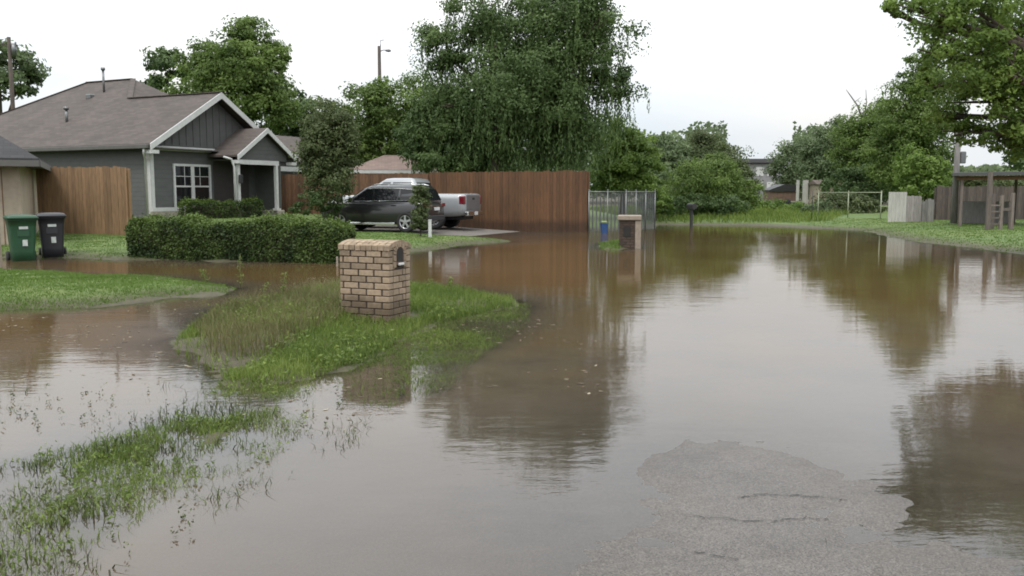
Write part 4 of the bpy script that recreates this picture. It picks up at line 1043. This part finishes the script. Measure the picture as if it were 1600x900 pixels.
# ------------------------------------------------------------------ wheelie bins
def wheelie(label, px, py, rz, body, lid, z=0):
    q = P(px, py, z); root = thing('wheelie_bin', label, 'bin', (q[0], q[1], z), rz, 'wheeled bins beside the beige outbuilding')
    k = MB()
    def rr(w, d, zz, yo=0, r=.06):
        out_ = []
        for cx_, cy_, a0 in ((w - r, d - r, 0), (-w + r, d - r, 90), (-w + r, -d + r, 180), (w - r, -d + r, 270)):
            for t in (0, 30, 60, 90): out_.append((cx_ + r * math.cos(R(a0 + t)), cy_ + yo + r * math.sin(R(a0 + t)), zz))
        return out_
    k.rings([rr(.23, .27, -.05), rr(.235, .28, .25), rr(.27, .33, .78), rr(.29, .355, .93), rr(.31, .38, .935), rr(.31, .38, .965)]); k.build('bin_body', body, root)
    k = MB(); k.rings([rr(.32, .40, .967, -.01), rr(.325, .405, 1.0, -.01), rr(.28, .36, 1.045, .0), rr(.15, .25, 1.06)]); k.build('lid', lid, root)
    k = MB(); k.tube([(-.25, .40, .93), (-.25, .46, .97), (.25, .46, .97), (.25, .40, .93)], .016, 6); k.build('handle', lid, root)
    for s in (-1, 1):
        k = MB(); lathe(k, [(.02, -.03), (.12, -.03), (.13, 0), (.12, .03), (.02, .03)], 'y', 14); 
        o = k.build('wheel', 'rubber', root); o.location = (s * .27, .27, .1); o.rotation_euler = (0, 0, R(90))
    k = MB(); k.box(-.12, .12, -.335, -.325, .58, .72); kk = k.build('bar', lid, root)
    k = MB(); k.box(-.08, .1, -.349, -.343, .74, .80); k.build('sticker', 'sticker_white', root)
    k = MB(); k.box(-.02, .08, -.322, -.30, .36, .5); k.build('sticker', 'sticker_white', root)
    return root
wheelie('green wheelie bin nearest the left edge of the picture', 36, 408, R(35), 'bin_green', 'bin_green', -.02)
wheelie('black wheelie bin next to the green one', 83, 402, R(28), 'bin_black', 'bin_black', .0)
ep = P(1, 418); t_ = thing('post', 'pale post cut by the left picture edge before the green bin', 'post', (ep[0] - .03, ep[1], 0)); k = MB(); k.rbox(-.05, .05, -.05, .05, -.2, .98, .01); k.build('shaft', 'stone_cap', t_)
# blue tote
bt = P(944, 364); t_ = thing('blue_tote', 'blue plastic tote with yellow green lid against the chain link fence', 'bin', (bt[0], bt[1], -.02), R(10))
t_.scale = (.72, .8, .95)
k = MB(); k.rings([[(-.13, -.1, 0), (.13, -.1, 0), (.13, .1, 0), (-.13, .1, 0)], [(-.17, -.14, .36), (.17, -.14, .36), (.17, .14, .36), (-.17, .14, .36)], [(-.19, -.16, .37), (.19, -.16, .37), (.19, .16, .37), (-.19, .16, .37)], [(-.19, -.16, .42), (.19, -.16, .42), (.19, .16, .42), (-.19, .16, .42)]], None, True, False); k.build('tub', 'blue_plastic', t_)
k = MB(); k.rbox(-.15, .12, -.13, .13, .425, .50, .02); k.build('lid', 'yellow_green', t_)

# ------------------------------------------------------------------ vehicles
def body_loft(stations):
    rings = []
    for (x, zb, zt, w) in stations:
        h = zt - zb
        half = [(w * .80, zb), (w * .93, zb + .05), (w * .985, zb + .25 * h), (w, zb + .5 * h), (w * .985, zb + .78 * h), (w * .95, zt - .05), (w * .88, zt - .01), (w * .5, zt + .015)]
        ring = [(x, -y, z) for y, z in half] + [(x, y, z) for y, z in half[::-1]]
        rings.append(ring)
    return rings
def rrect(x0, x1, w, z, r=.12, wf=None):
    wf = wf or w; out_ = []
    for cx_, cy_, a0, ww in ((x1 - r, wf - r, 0, 0), (x0 + r, w - r, 90, 0), (x0 + r, -w + r, 180, 0), (x1 - r, -wf + r, 270, 0)):
        for t in (0, 30, 60, 90): out_.append((cx_ + r * math.cos(R(a0 + t)), cy_ + r * math.sin(R(a0 + t)), z))
    return out_
def wheel(parent, x, y, r, w, nsp=5):
    t = MB(); lathe(t, [(r * .62, -w / 2), (r * .94, -w / 2), (r, -w / 2 + .03), (r, w / 2 - .03), (r * .94, w / 2), (r * .62, w / 2), (r * .62, -w / 2)], 'y', 28, cap=False)
    wo = t.build('wheel', 'rubber', parent); wo.location = (x, y, r)
    s = 1 if y > 0 else -1
    k = MB(); lathe(k, [(r * .64, s * (w / 2 + .004)), (r * .64, s * (w / 2 - .03)), (r * .57, s * (w / 2 - .03)), (r * .57, s * (w / 2 + .004)), (r * .64, s * (w / 2 + .004))], 'y', 28, cap=False)
    for i in range(nsp):
        a_ = 2 * math.pi * i / nsp + .3
        p0, p1 = Vector((math.cos(a_) * .04, s * (w / 2 - .012), math.sin(a_) * .04)), Vector((math.cos(a_) * r * .6, s * (w / 2 - .012), math.sin(a_) * r * .6))
        k.bar(p0, p1, .05, .075)
    lathe(k, [(.07, s * (w / 2 - .03)), (.07, s * (w / 2 + .004)), (.03, s * (w / 2 + .01))], 'y', 12)
    k.build('rim', 'rim_alloy', wo)
    k = MB(); lathe(k, [(r * .62, s * (w / 2 - .06)), (.01, s * (w / 2 - .06))], 'y', 20); k.build('brake_disc', 'black_trim', wo)
    return wo
def sidepanel(parent, name, mat, poly, yfun, th=.008, both=True):
    for s in ((-1, 1) if both else (-1,)):
        k = MB(); n_ = len(poly)
        inn = [(x, s * (yfun(x, z) - .004), z) for x, z in poly]; outr = [(x, s * (yfun(x, z) + th), z) for x, z in poly]
        k.add(inn + outr, [tuple(range(n_)), tuple(range(n_, 2 * n_))] + [(i, (i + 1) % n_, n_ + (i + 1) % n_, n_ + i) for i in range(n_)]); k.build(name, mat, parent)
HEAD = math.atan2(DY.y, DY.x); VHEAD = HEAD + R(9)
# --- dark SUV
sp = Vector((-4.72, 32.5, 0)); sz = gz(sp.x, sp.y) + .012
suv = thing('suv', 'dark grey SUV parked on the driveway beside the slim shrub', 'car', (sp.x, sp.y, sz), VHEAD)
suv.scale = (.88, .94, .96)
k = MB(); k.rings(body_loft([(-2.40, .62, .92, .78), (-2.36, .46, 1.04, .88), (-2.22, .36, 1.13, .945), (-1.9, .31, 1.15, .965), (-1.0, .28, 1.13, .975), (0, .27, 1.115, .975), (.9, .27, 1.105, .97), (1.3, .28, 1.10, .965), (1.9, .29, 1.05, .94), (2.25, .34, .98, .89), (2.38, .42, .90, .80), (2.44, .52, .80, .68)]))
sb = k.build('body', 'paint_grey', suv)
cut = []
for xx in (-1.46, 1.44):
    for s in (-1, 1):
        c = MB(); lathe(c, [(.43, s * .66), (.43, s * 1.1)], 'y', 28, (xx, 0, .40)); cut.append(c)
boolean_cut(sb, cut)
k = MB(); k.rings([rrect(-2.30, 1.28, .90, 1.09, .15, .86), rrect(-2.16, .80, .845, 1.38, .15, .80), rrect(-2.02, .42, .775, 1.62, .15, .74), rrect(-1.94, .22, .72, 1.70, .16, .68), rrect(-1.7, .0, .55, 1.735, .16, .5)]); cab = k.build('cabin', 'paint_grey', suv)
def ysuv(x, z):
    t = (z - 1.09) / (1.62 - 1.09); f = (x + 2.2) / 3.3; return (.90 - .04 * f) - (.125 + 0 * f) * t + .004
sidepanel(suv, 'window', 'glass_dark', [(.95, 1.14), (.02, 1.15), (.02, 1.58), (.28, 1.57)], ysuv)
sidepanel(suv, 'window', 'glass_dark', [(-.06, 1.15), (-1.12, 1.155), (-1.12, 1.58), (-.06, 1.585)], ysuv)
sidepanel(suv, 'window', 'glass_dark', [(-1.2, 1.16), (-1.98, 1.20), (-1.75, 1.54), (-1.2, 1.575)], ysuv)
def chrome_strip(pts, yf, parent, r=.013, name='window_trim', mat='chrome'):
    for s in (-1, 1):
        k = MB(); k.tube([(x, s * (yf(x, z) + .012), z) for x, z in pts], r, 5); k.build(name, mat, parent)
chrome_strip([(1.0, 1.125), (-2.0, 1.175), (-1.74, 1.56), (-1.2, 1.60), (0, 1.61), (.3, 1.59)], ysuv, suv)
for s in (-1, 1):
    k = MB(); k.tube([(.15, s * .62, 1.715), (-.1, s * .63, 1.765), (-1.6, s * .63, 1.765), (-1.8, s * .62, 1.715)], .02, 6); k.build('roof_rail', 'chrome', suv)
    k = MB(); k.rbox(.78, .98, s * 1.0 - .09, s * 1.0 + .09, 1.12, 1.27, .03); k.build('mirror', 'paint_grey', suv)
    for xx in (-.95, .1):
        k = MB(); k.rbox(xx - .1, xx + .1, s * .975 - .012, s * .975 + .022, .98, 1.015, .008); k.build('door_handle', 'black_trim', suv)
    k = MB(); k.rbox(-1.0, .98, s * .955 - .03, s * .955 + .035, .27, .36, .015); k.build('sill', 'chrome', suv)
    k = MB(); k.rbox(-2.405, -2.2, s * .75 - .17, s * .75 + .17, .93, 1.06, .02); k.build('tail_light', 'red_lens', suv)
    k = MB(); k.rbox(2.2, 2.40, s * .65 - .16, s * .65 + .16, .76, .88, .02); k.build('headlight', 'lens_clear', suv)
k = MB(); k.prism([(-2.292, -.74, 1.17), (-2.292, .74, 1.17), (-2.075, .66, 1.58), (-2.075, -.66, 1.58)], (-.012, 0, .004)); k.build('rear_window', 'glass_dark', suv)
k = MB(); k.prism([(1.215, -.74, 1.13), (1.215, .74, 1.13), (.475, .66, 1.585), (.475, -.66, 1.585)], (.012, 0, .006)); k.build('windshield', 'glass_dark', suv)
k = MB(); k.rbox(-2.425, -2.35, -.82, .82, .42, .62, .03); k.build('bumper', 'black_trim', suv)
k = MB(); k.box(-2.43, -2.41, -.26, .26, .80, .92); k.build('licence_plate', 'plate_white', suv)
k = MB(); k.box(-2.415, -2.385, -.5, .5, .945, .965); k.build('tailgate_trim', 'chrome', suv)
for xx in (-1.46, 1.44):
    for y in (-.84, .84): wheel(suv, xx, y, .385, .26)
# --- white pickup
pp = Vector((-1.45, 34.5, 0)) + Vector((math.cos(VHEAD), math.sin(VHEAD), 0)) * 2.95; pz = gz(pp.x, pp.y) + .012
pk = thing('pickup_truck', 'white pickup truck parked behind the dark SUV with its red tail light showing', 'truck', (pp.x, pp.y, pz), VHEAD)
k = MB(); k.rings(body_loft([(-2.88, .62, 1.30, .93), (-2.84, .56, 1.345, .96), (-2.6, .50, 1.35, .975), (-1.0, .42, 1.35, .985), (-.9, .40, 1.33, .985), (.5, .40, 1.32, .985), (1.2, .40, 1.32, .98), (1.4, .42, 1.31, .975), (2.3, .45, 1.27, .96), (2.75, .5, 1.2, .93), (2.9, .58, 1.08, .86)]))
pb = k.build('body', 'paint_white', pk)
cut = []
for xx in (-1.62, 1.92):
    for s in (-1, 1):
        c = MB(); lathe(c, [(.49, s * .66), (.49, s * 1.2)], 'y', 28, (xx, 0, .47)); cut.append(c)
c = MB(); c.box(-2.80, -1.0, -.80, .80, .78, 2.2); cut.append(c)
boolean_cut(pb, cut)
k = MB(); k.rings([rrect(-.93, 1.42, .92, 1.29, .1), rrect(-.88, .95, .86, 1.6, .12), rrect(-.80, .60, .80, 1.84, .13), rrect(-.72, .45, .74, 1.93, .13), rrect(-.55, .25, .6, 1.96, .13)]); k.build('cabin', 'paint_white', pk)
def ypk(x, z): return .92 - .12 * (z - 1.29) / .55 + .004
sidepanel(pk, 'window', 'glass_dark', [(1.05, 1.35), (.2, 1.36), (.2, 1.79), (.5, 1.79)], ypk)
sidepanel(pk, 'window', 'glass_dark', [(.1, 1.36), (-.72, 1.37), (-.66, 1.78), (.1, 1.79)], ypk)
k = MB(); k.prism([(-.925, -.76, 1.36), (-.925, .76, 1.36), (-.83, .68, 1.78), (-.83, -.68, 1.78)], (-.01, 0, 0)); k.build('rear_window', 'glass_dark', pk)
k = MB(); k.prism([(1.37, -.78, 1.34), (1.37, .78, 1.34), (.66, .7, 1.80), (.66, -.7, 1.80)], (.012, 0, .006)); k.build('windshield', 'glass_dark', pk)
k = MB(); k.rbox(-2.905, -2.865, -.76, .76, .72, 1.31, .02); k.build('tailgate', 'tailgate_silver', pk)
for s in (-1, 1):
    k = MB(); k.rbox(-2.90, -2.66, s * .905 - .055, s * .905 + .075, .95, 1.27, .025); k.build('tail_light', 'red_lens', pk)
    k = MB(); k.rbox(1.0, 1.2, s * 1.06 - .11, s * 1.06 + .11, 1.32, 1.56, .03); k.build('mirror', 'black_trim', pk)
    k = MB(); k.rbox(2.6, 2.9, s * .78 - .12, s * .78 + .12, .9, 1.12, .02); k.build('headlight', 'lens_clear', pk)
    for xx in (-.4, .35):
        k = MB(); k.rbox(xx - .1, xx + .1, s * .985 - .01, s * .985 + .025, 1.16, 1.2, .008); k.build('door_handle', 'black_trim', pk)
k = MB(); k.rbox(-3.02, -2.87, -.92, .92, .52, .68, .03); k.build('bumper', 'chrome', pk)
k = MB(); k.box(-3.032, -3.018, -.17, .17, .54, .67); k.build('licence_plate', 'plate_white', pk)
k = MB(); k.box(-2.915, -2.9, -.12, .12, 1.12, 1.2); k.build('tailgate_handle', 'black_trim', pk)
k = MB(); k.box(-2.7, 2.5, -.55, .55, .36, .5); k.build('chassis', 'black_trim', pk)
for xx in (-1.62, 1.92):
    for y in (-.84, .84): wheel(pk, xx, y, .42, .28, 6)

# ------------------------------------------------------------------ far buildings
def hip(mb, x0, x1, y0, y1, z, h, ov=.3):
    x0 -= ov; x1 += ov; y0 -= ov; y1 += ov; d = (y1 - y0) / 2; m_ = min(d, (x1 - x0) / 2 - .05); yc = (y0 + y1) / 2
    a, b = (x0 + m_, yc, z + h), (x1 - m_, yc, z + h)
    slab(mb, [(x0, y0, z), (x1, y0, z), b, a], .07); slab(mb, [(x1, y0, z), (x1, y1, z), b], .07); slab(mb, [(x1, y1, z), (x0, y1, z), a, b], .07); slab(mb, [(x0, y1, z), (x0, y0, z), a], .07)
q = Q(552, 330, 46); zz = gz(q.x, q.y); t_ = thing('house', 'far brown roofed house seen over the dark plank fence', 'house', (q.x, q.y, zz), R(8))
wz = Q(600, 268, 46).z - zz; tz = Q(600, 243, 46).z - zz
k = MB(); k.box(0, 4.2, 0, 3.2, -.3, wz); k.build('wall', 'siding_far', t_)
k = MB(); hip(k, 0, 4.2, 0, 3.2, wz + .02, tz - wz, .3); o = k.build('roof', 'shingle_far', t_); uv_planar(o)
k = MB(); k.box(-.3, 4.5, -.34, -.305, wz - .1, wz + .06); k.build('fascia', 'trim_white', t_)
q = Q(1160, 320, 120); zz = gz(q.x, q.y); t_ = thing('apartment_building', 'distant flat roofed grey building in the gap between the trees', 'building', (q.x, q.y, zz))
w_ = 5.4; hh_ = Q(1190, 248, 120).z - zz
k = MB(); k.box(0, w_, 0, 8, -.5, hh_ - .6); k.build('wall', 'far_wall', t_)
k = MB(); k.rbox(-.3, w_ + .3, -.4, 8.3, hh_ - .59, hh_, .05); k.build('roof', 'far_roof', t_)
for xx in (1.7, 3.2):
    for z_ in (hh_ - 2.3, hh_ - 4.3):
        k = MB(); k.box(xx, xx + 1.0, -.05, -.004, z_, z_ + 1.2); k.build('window', 'trim_white', t_)
# dark covered trailer
q = Q(1203, 318, 70); zz = gz(q.x, q.y); t_ = thing('trailer', 'dark covered trailer parked in the far field', 'trailer', (q.x, q.y, zz), R(4))
k = MB(); k.rings([[(0, 0, .45), (2.2, 0, .45), (2.2, 1.6, .45), (0, 1.6, .45)], [(0, 0, 1.2), (2.2, 0, 1.2), (2.2, 1.6, 1.2), (0, 1.6, 1.2)]], None, True, False); k.build('body', 'rust_brown', t_)
k = MB(); k.prism([(-.1, -.1, 1.205), (-.1, -.1, 1.32), (1.1, -.1, 1.75), (2.3, -.1, 1.7), (2.3, -.1, 1.205)], (0, 1.8, 0)); k.build('cover', 'black_trim', t_)
for xx in (.7, 1.4):
    k = MB(); lathe(k, [(.02, -.08), (.27, -.08), (.3, 0), (.27, .08), (.02, .08)], 'y', 14); o = k.build('wheel', 'rubber', t_); o.location = (xx, -.02, .3)
k = MB(); k.bar((2.2, .8, .5), (3.3, .8, .45), .1); k.build('tow_bar', 'metal_grey', t_)
for px_, lb in ((1246, 'left white upright post beside the dark trailer'), (1258, 'wider white upright panel right of the dark trailer')):
    q = Q(px_, 310, 68); zz = gz(q.x, q.y); t_ = thing('upright_panel', lb, 'post', (q.x, q.y, zz), 0, 'white uprights in the far field')
    w_ = .22 if px_ == 1246 else .42; k = MB(); k.rbox(-w_ / 2, w_ / 2, -.05, .05, -.2, Q(px_, 281, 68).z - zz, .02); k.build('panel', 'panel_white', t_)
    k = MB(); k.box(-w_ / 2 - .05, w_ / 2 + .05, -.06, .06, Q(px_, 281, 68).z - zz + .001, Q(px_, 281, 68).z - zz + .05); k.build('cap', 'metal_grey', t_)
q = Q(1278, 315, 66); zz = gz(q.x, q.y); t_ = thing('shed', 'small brown roofed shed with two dark openings in the far field', 'shed', (q.x, q.y, zz))
hh_ = Q(1278, 283, 66).z - zz
k = MB(); k.box(0, 2.0, 0, 2, -.3, hh_ - .25); k.build('wall', 'beige_panel', t_)
k = MB(); k.prism([(-.15, -.2, hh_ - .24), (-.15, 1, hh_ + .1), (-.15, 2.2, hh_ - .24)], (2.3, 0, 0)); k.build('roof', 'shingle_far', t_)
o = t_.children[-1]; uv_planar(o)
for xx in (.25, 1.15):
    k = MB(); k.box(xx, xx + .6, -.03, -.004, hh_ - .85, hh_ - .4); k.build('window', 'interior_dark', t_)

# ------------------------------------------------------------------ right bank
q = Q(1387, 341, 39.4); q2 = Q(1436, 341, 39.0); zz = gz(q.x, q.y) - .03
d = q2 - q; t_ = thing('metal_sheet', 'white corrugated metal sheet standing on the right bank', 'sheet', (q.x, q.y, zz), math.atan2(d.y, d.x))
hh_ = Q(1387, 300, 39.4).z - zz; k = MB(); L = .74; n_ = 30
f_, b_ = [], []
for i in range(n_ + 1):
    x = L * i / n_; y = .018 * math.sin(i * 2 * math.pi / 6); f_.append((x, y))
vs = [(x, y, -.15) for x, y in f_] + [(x, y, hh_) for x, y in f_] + [(x, y + .006, -.15) for x, y in f_] + [(x, y + .006, hh_) for x, y in f_]
m_ = n_ + 1; fs = []
for i in range(n_):
    fs += [(i, i + 1, m_ + i + 1, m_ + i), (2 * m_ + i, 3 * m_ + i, 3 * m_ + i + 1, 2 * m_ + i + 1), (m_ + i, m_ + i + 1, 3 * m_ + i + 1, 3 * m_ + i)]
k.add(vs, fs); k.build('corrugated_panel', 'panel_white', t_)
for xx in (.05, L - .05):
    k = MB(); k.box(xx - .04, xx + .04, .03, .11, -.2, hh_ + .02); k.build('post', 'wood_grey', t_)
qa, qb = Q(1412, 340, 39.3), Q(1438, 340, 39.2)
plank_fence('leaning pale grey boards joined to the white metal sheet', (qa.x, qa.y), (qb.x, qb.y), 1.16, 'board_pale', bw=.1, name='board_panel', jag=.02)
qa, qb = Q(1440, 340, 39.4), Q(1458, 340, 39.3)
plank_fence('low dark grey boards right of the pale grey boards', (qa.x, qa.y), (qb.x, qb.y), .95, 'board_grey', bw=.12, name='board_panel', jag=.08)
qa, qb = Q(1462, 338, 41), Q(1700, 338, 41)
plank_fence('low brown plank fence behind the carport', (qa.x, qa.y), (qb.x, qb.y), Q(1550, 291, 41).z - gz(qa.x, qa.y), 'wood_grey', bw=.13, z=gz(qa.x, qa.y))
# carport
q = Q(1500, 350, 34.5); zz = gz(q.x, q.y); t_ = thing('carport', 'open sided carport with a thin dark roof on the right bank', 'carport', (q.x, q.y, zz), R(-26))
ht = Q(1500, 275, 34.5).z - zz
k = MB(); slab(k, [(-.35, -.3, ht), (4.6, -.3, ht + .05), (4.6, 3.4, ht + .12), (-.35, 3.4, ht + .08)], .12); k.build('roof', 'far_roof', t_)
for x_, y_ in ((0, 0), (1.0, .0), (4.3, 0), (0, 3.1), (2.0, 3.1), (4.3, 3.1)):
    k = MB(); k.box(x_ - .05, x_ + .05, y_ - .05, y_ + .05, -.2, ht - .002); k.build('post', 'wood_weathered', t_)
k = MB(); k.box(-.2, 4.5, -.06, .06, ht - .16, ht - .004); k.build('beam', 'wood_dark', t_)
k = MB(); k.box(.1, 2.0, 3.0, 3.05, .0, .95); k.build('low_wall', 'board_grey', t_)
# ladder play frame
q = Q(1543, 352, 31.5); zz = gz(q.x, q.y); t_ = thing('climbing_frame', 'old wooden climbing frame with ladder rungs beside the carport', 'climbing frame', (q.x, q.y, zz))
s_ = 31.5 / F
def dx(px): return (px - 1543) * s_
hp_ = Q(1543, 305, 31.5).z - zz
k = MB(); k.box(-.06, .06, -.06, .06, -.2, Q(1543, 268, 31.5).z - zz); k.build('post', 'wood_weathered', t_)
for px_, hh2, yy in ((1563, hp_, 0), (1567, hp_ + .05, .7), (1580, hp_ + .08, 0), (1590, hp_ - .25, .5)):
    k = MB(); k.box(dx(px_) - .05, dx(px_) + .05, yy - .05, yy + .05, -.2, hh2); k.build('post', 'wood_weathered', t_)
for i in range(4):
    k = MB(); z_ = .2 + i * .22; k.bar((.06, 0, z_), (dx(1563) - .05, 0, z_), .05, .05); k.build('rung', 'wood_weathered', t_)
k = MB(); k.box(dx(1563) + .05, dx(1580) - .05, -.03, .03, hp_ * .55, hp_ * .55 + .1); k.build('platform_edge', 'wood_weathered', t_)

# ------------------------------------------------------------------ tall weeds
def weed(label, px, py, top, z=.05, seedv=0, lean=0):
    x, y = P(px, py, z); zb = gz(x, y); h = (py - top) / F * y
    root = thing('weed', label, 'weed', (x, y, zb), 0, 'tall weeds on the mailbox mound'); rs = random.Random(seedv)
    k = MB(); k.tube([(0, 0, -.05), (lean * h * .4, 0, h * .5), (lean * h, .02, h)], [.006, .005, .003], 5); k.build('stem', 'weed_stalk', root)
    n_ = 70; t = rng.uniform(.15, 1, n_); C = np.column_stack([lean * h * t + rng.normal(0, .025, n_), rng.normal(0, .03, n_), t * h])
    V, Fc, va = leaf_quads(C, np.tile([0, 0, 1.], (n_, 1)), .045, rng.uniform(0, 1, n_), .4); arr_mesh('leaves', V, Fc, 'grass_blade', root, va)
weed('tallest leafy weed in front of the long hedge', 376, 448, 392, .02, 1)
weed('short leaning weed just right of the tallest weed', 408, 455, 428, .02, 2, .35)
weed('feathery weed right behind the mailbox, above the brown water', 705, 458, 432, .05, 3)
weed('pale weed on the left tip of the lawn strip', 322, 447, 424, .02, 4, -.2)
weed('straggly weed at the back left of the mound', 440, 470, 425, .05, 5, .15)

# ------------------------------------------------------------------ world, sun, camera
w = bpy.data.worlds.new('World'); sc.world = w; w.use_nodes = True
nt = w.node_tree; nt.nodes.clear()
out = N(nt, 'ShaderNodeOutputWorld'); bg = N(nt, 'ShaderNodeBackground'); bg.inputs[1].default_value = .1
sky = N(nt, 'ShaderNodeTexSky', sky_type='NISHITA'); sky.sun_disc = False
SE, SR = R(58), R(200)
sky.sun_elevation = SE; sky.sun_rotation = SR; sky.air_density = 1.2; sky.dust_density = 3
tc = N(nt, 'ShaderNodeTexCoord'); mp_ = N(nt, 'ShaderNodeMapping'); mp_.inputs['Scale'].default_value = (1, 1, 3.2); nt.links.new(tc.outputs['Generated'], mp_.inputs['Vector'])
cl = noise(nt, 2.2, 6, mp_.outputs[0], .5)
cloud = ramp(nt, cl, [(.34, (.82, .90, .965)), (.5, (.93, .965, 1.0)), (.64, (1, .995, .985))])
sep = N(nt, 'ShaderNodeSeparateXYZ'); nt.links.new(tc.outputs['Generated'], sep.inputs[0])
def seg(a0, a1, v):
    r_ = N(nt, 'ShaderNodeMapRange'); nt.links.new(sep.outputs[2], r_.inputs[0]); r_.inputs[1].default_value = a0; r_.inputs[2].default_value = a1; r_.inputs[3].default_value = 0; r_.inputs[4].default_value = v; return r_.outputs[0]
zadd = N(nt, 'ShaderNodeMath', operation='ADD'); nt.links.new(seg(.06, .24, 4.6), zadd.inputs[0]); nt.links.new(seg(.24, .95, 9.0), zadd.inputs[1])
zen = N(nt, 'ShaderNodeMath', operation='ADD'); nt.links.new(zadd.outputs[0], zen.inputs[0]); zen.inputs[1].default_value = 8.5
sc10 = N(nt, 'ShaderNodeVectorMath', operation='SCALE'); nt.links.new(cloud, sc10.inputs[0]); nt.links.new(zen.outputs[0], sc10.inputs['Scale'])
mxw = mixc(nt, .93, sky.outputs[0], sc10.outputs[0])
nt.links.new(mxw, bg.inputs[0]); nt.links.new(bg.outputs[0], out.inputs[0])
sl = bpy.data.lights.new('sun', 'SUN'); sl.energy = 1.4; sl.angle = R(14); sl.color = (1, .97, .92)
so_ = bpy.data.objects.new('sun', sl); col.objects.link(so_)
# sun_rotation is measured clockwise from +Y
sd = Vector((math.sin(SR) * math.cos(SE), math.cos(SR) * math.cos(SE), math.sin(SE)))
so_.rotation_euler = (-sd).to_track_quat('-Z', 'Y').to_euler()
cam = bpy.data.cameras.new('camera'); co = bpy.data.objects.new('camera', cam); col.objects.link(co)
cam.sensor_width = 36; cam.lens = 36 * F / 1600; cam.clip_end = 3000; cam.clip_start = .05
co.location = (0, 0, H); co.rotation_euler = (math.pi / 2 - PITCH, 0, 0)
sc.camera = co
sc.view_settings.view_transform = 'Standard'; sc.view_settings.look = 'None'; sc.view_settings.exposure = .22; sc.view_settings.gamma = 1
sc.view_settings.use_curve_mapping = False
sc.render.engine = 'CYCLES'
sc.cycles.use_denoising = True
sc.cycles.max_bounces = 8; sc.cycles.transparent_max_bounces = 12; sc.cycles.caustics_reflective = False
sc.render.filter_size = 1.9
sc.cycles.pixel_filter_type = 'BLACKMAN_HARRIS'; sc.cycles.filter_width = 1.8
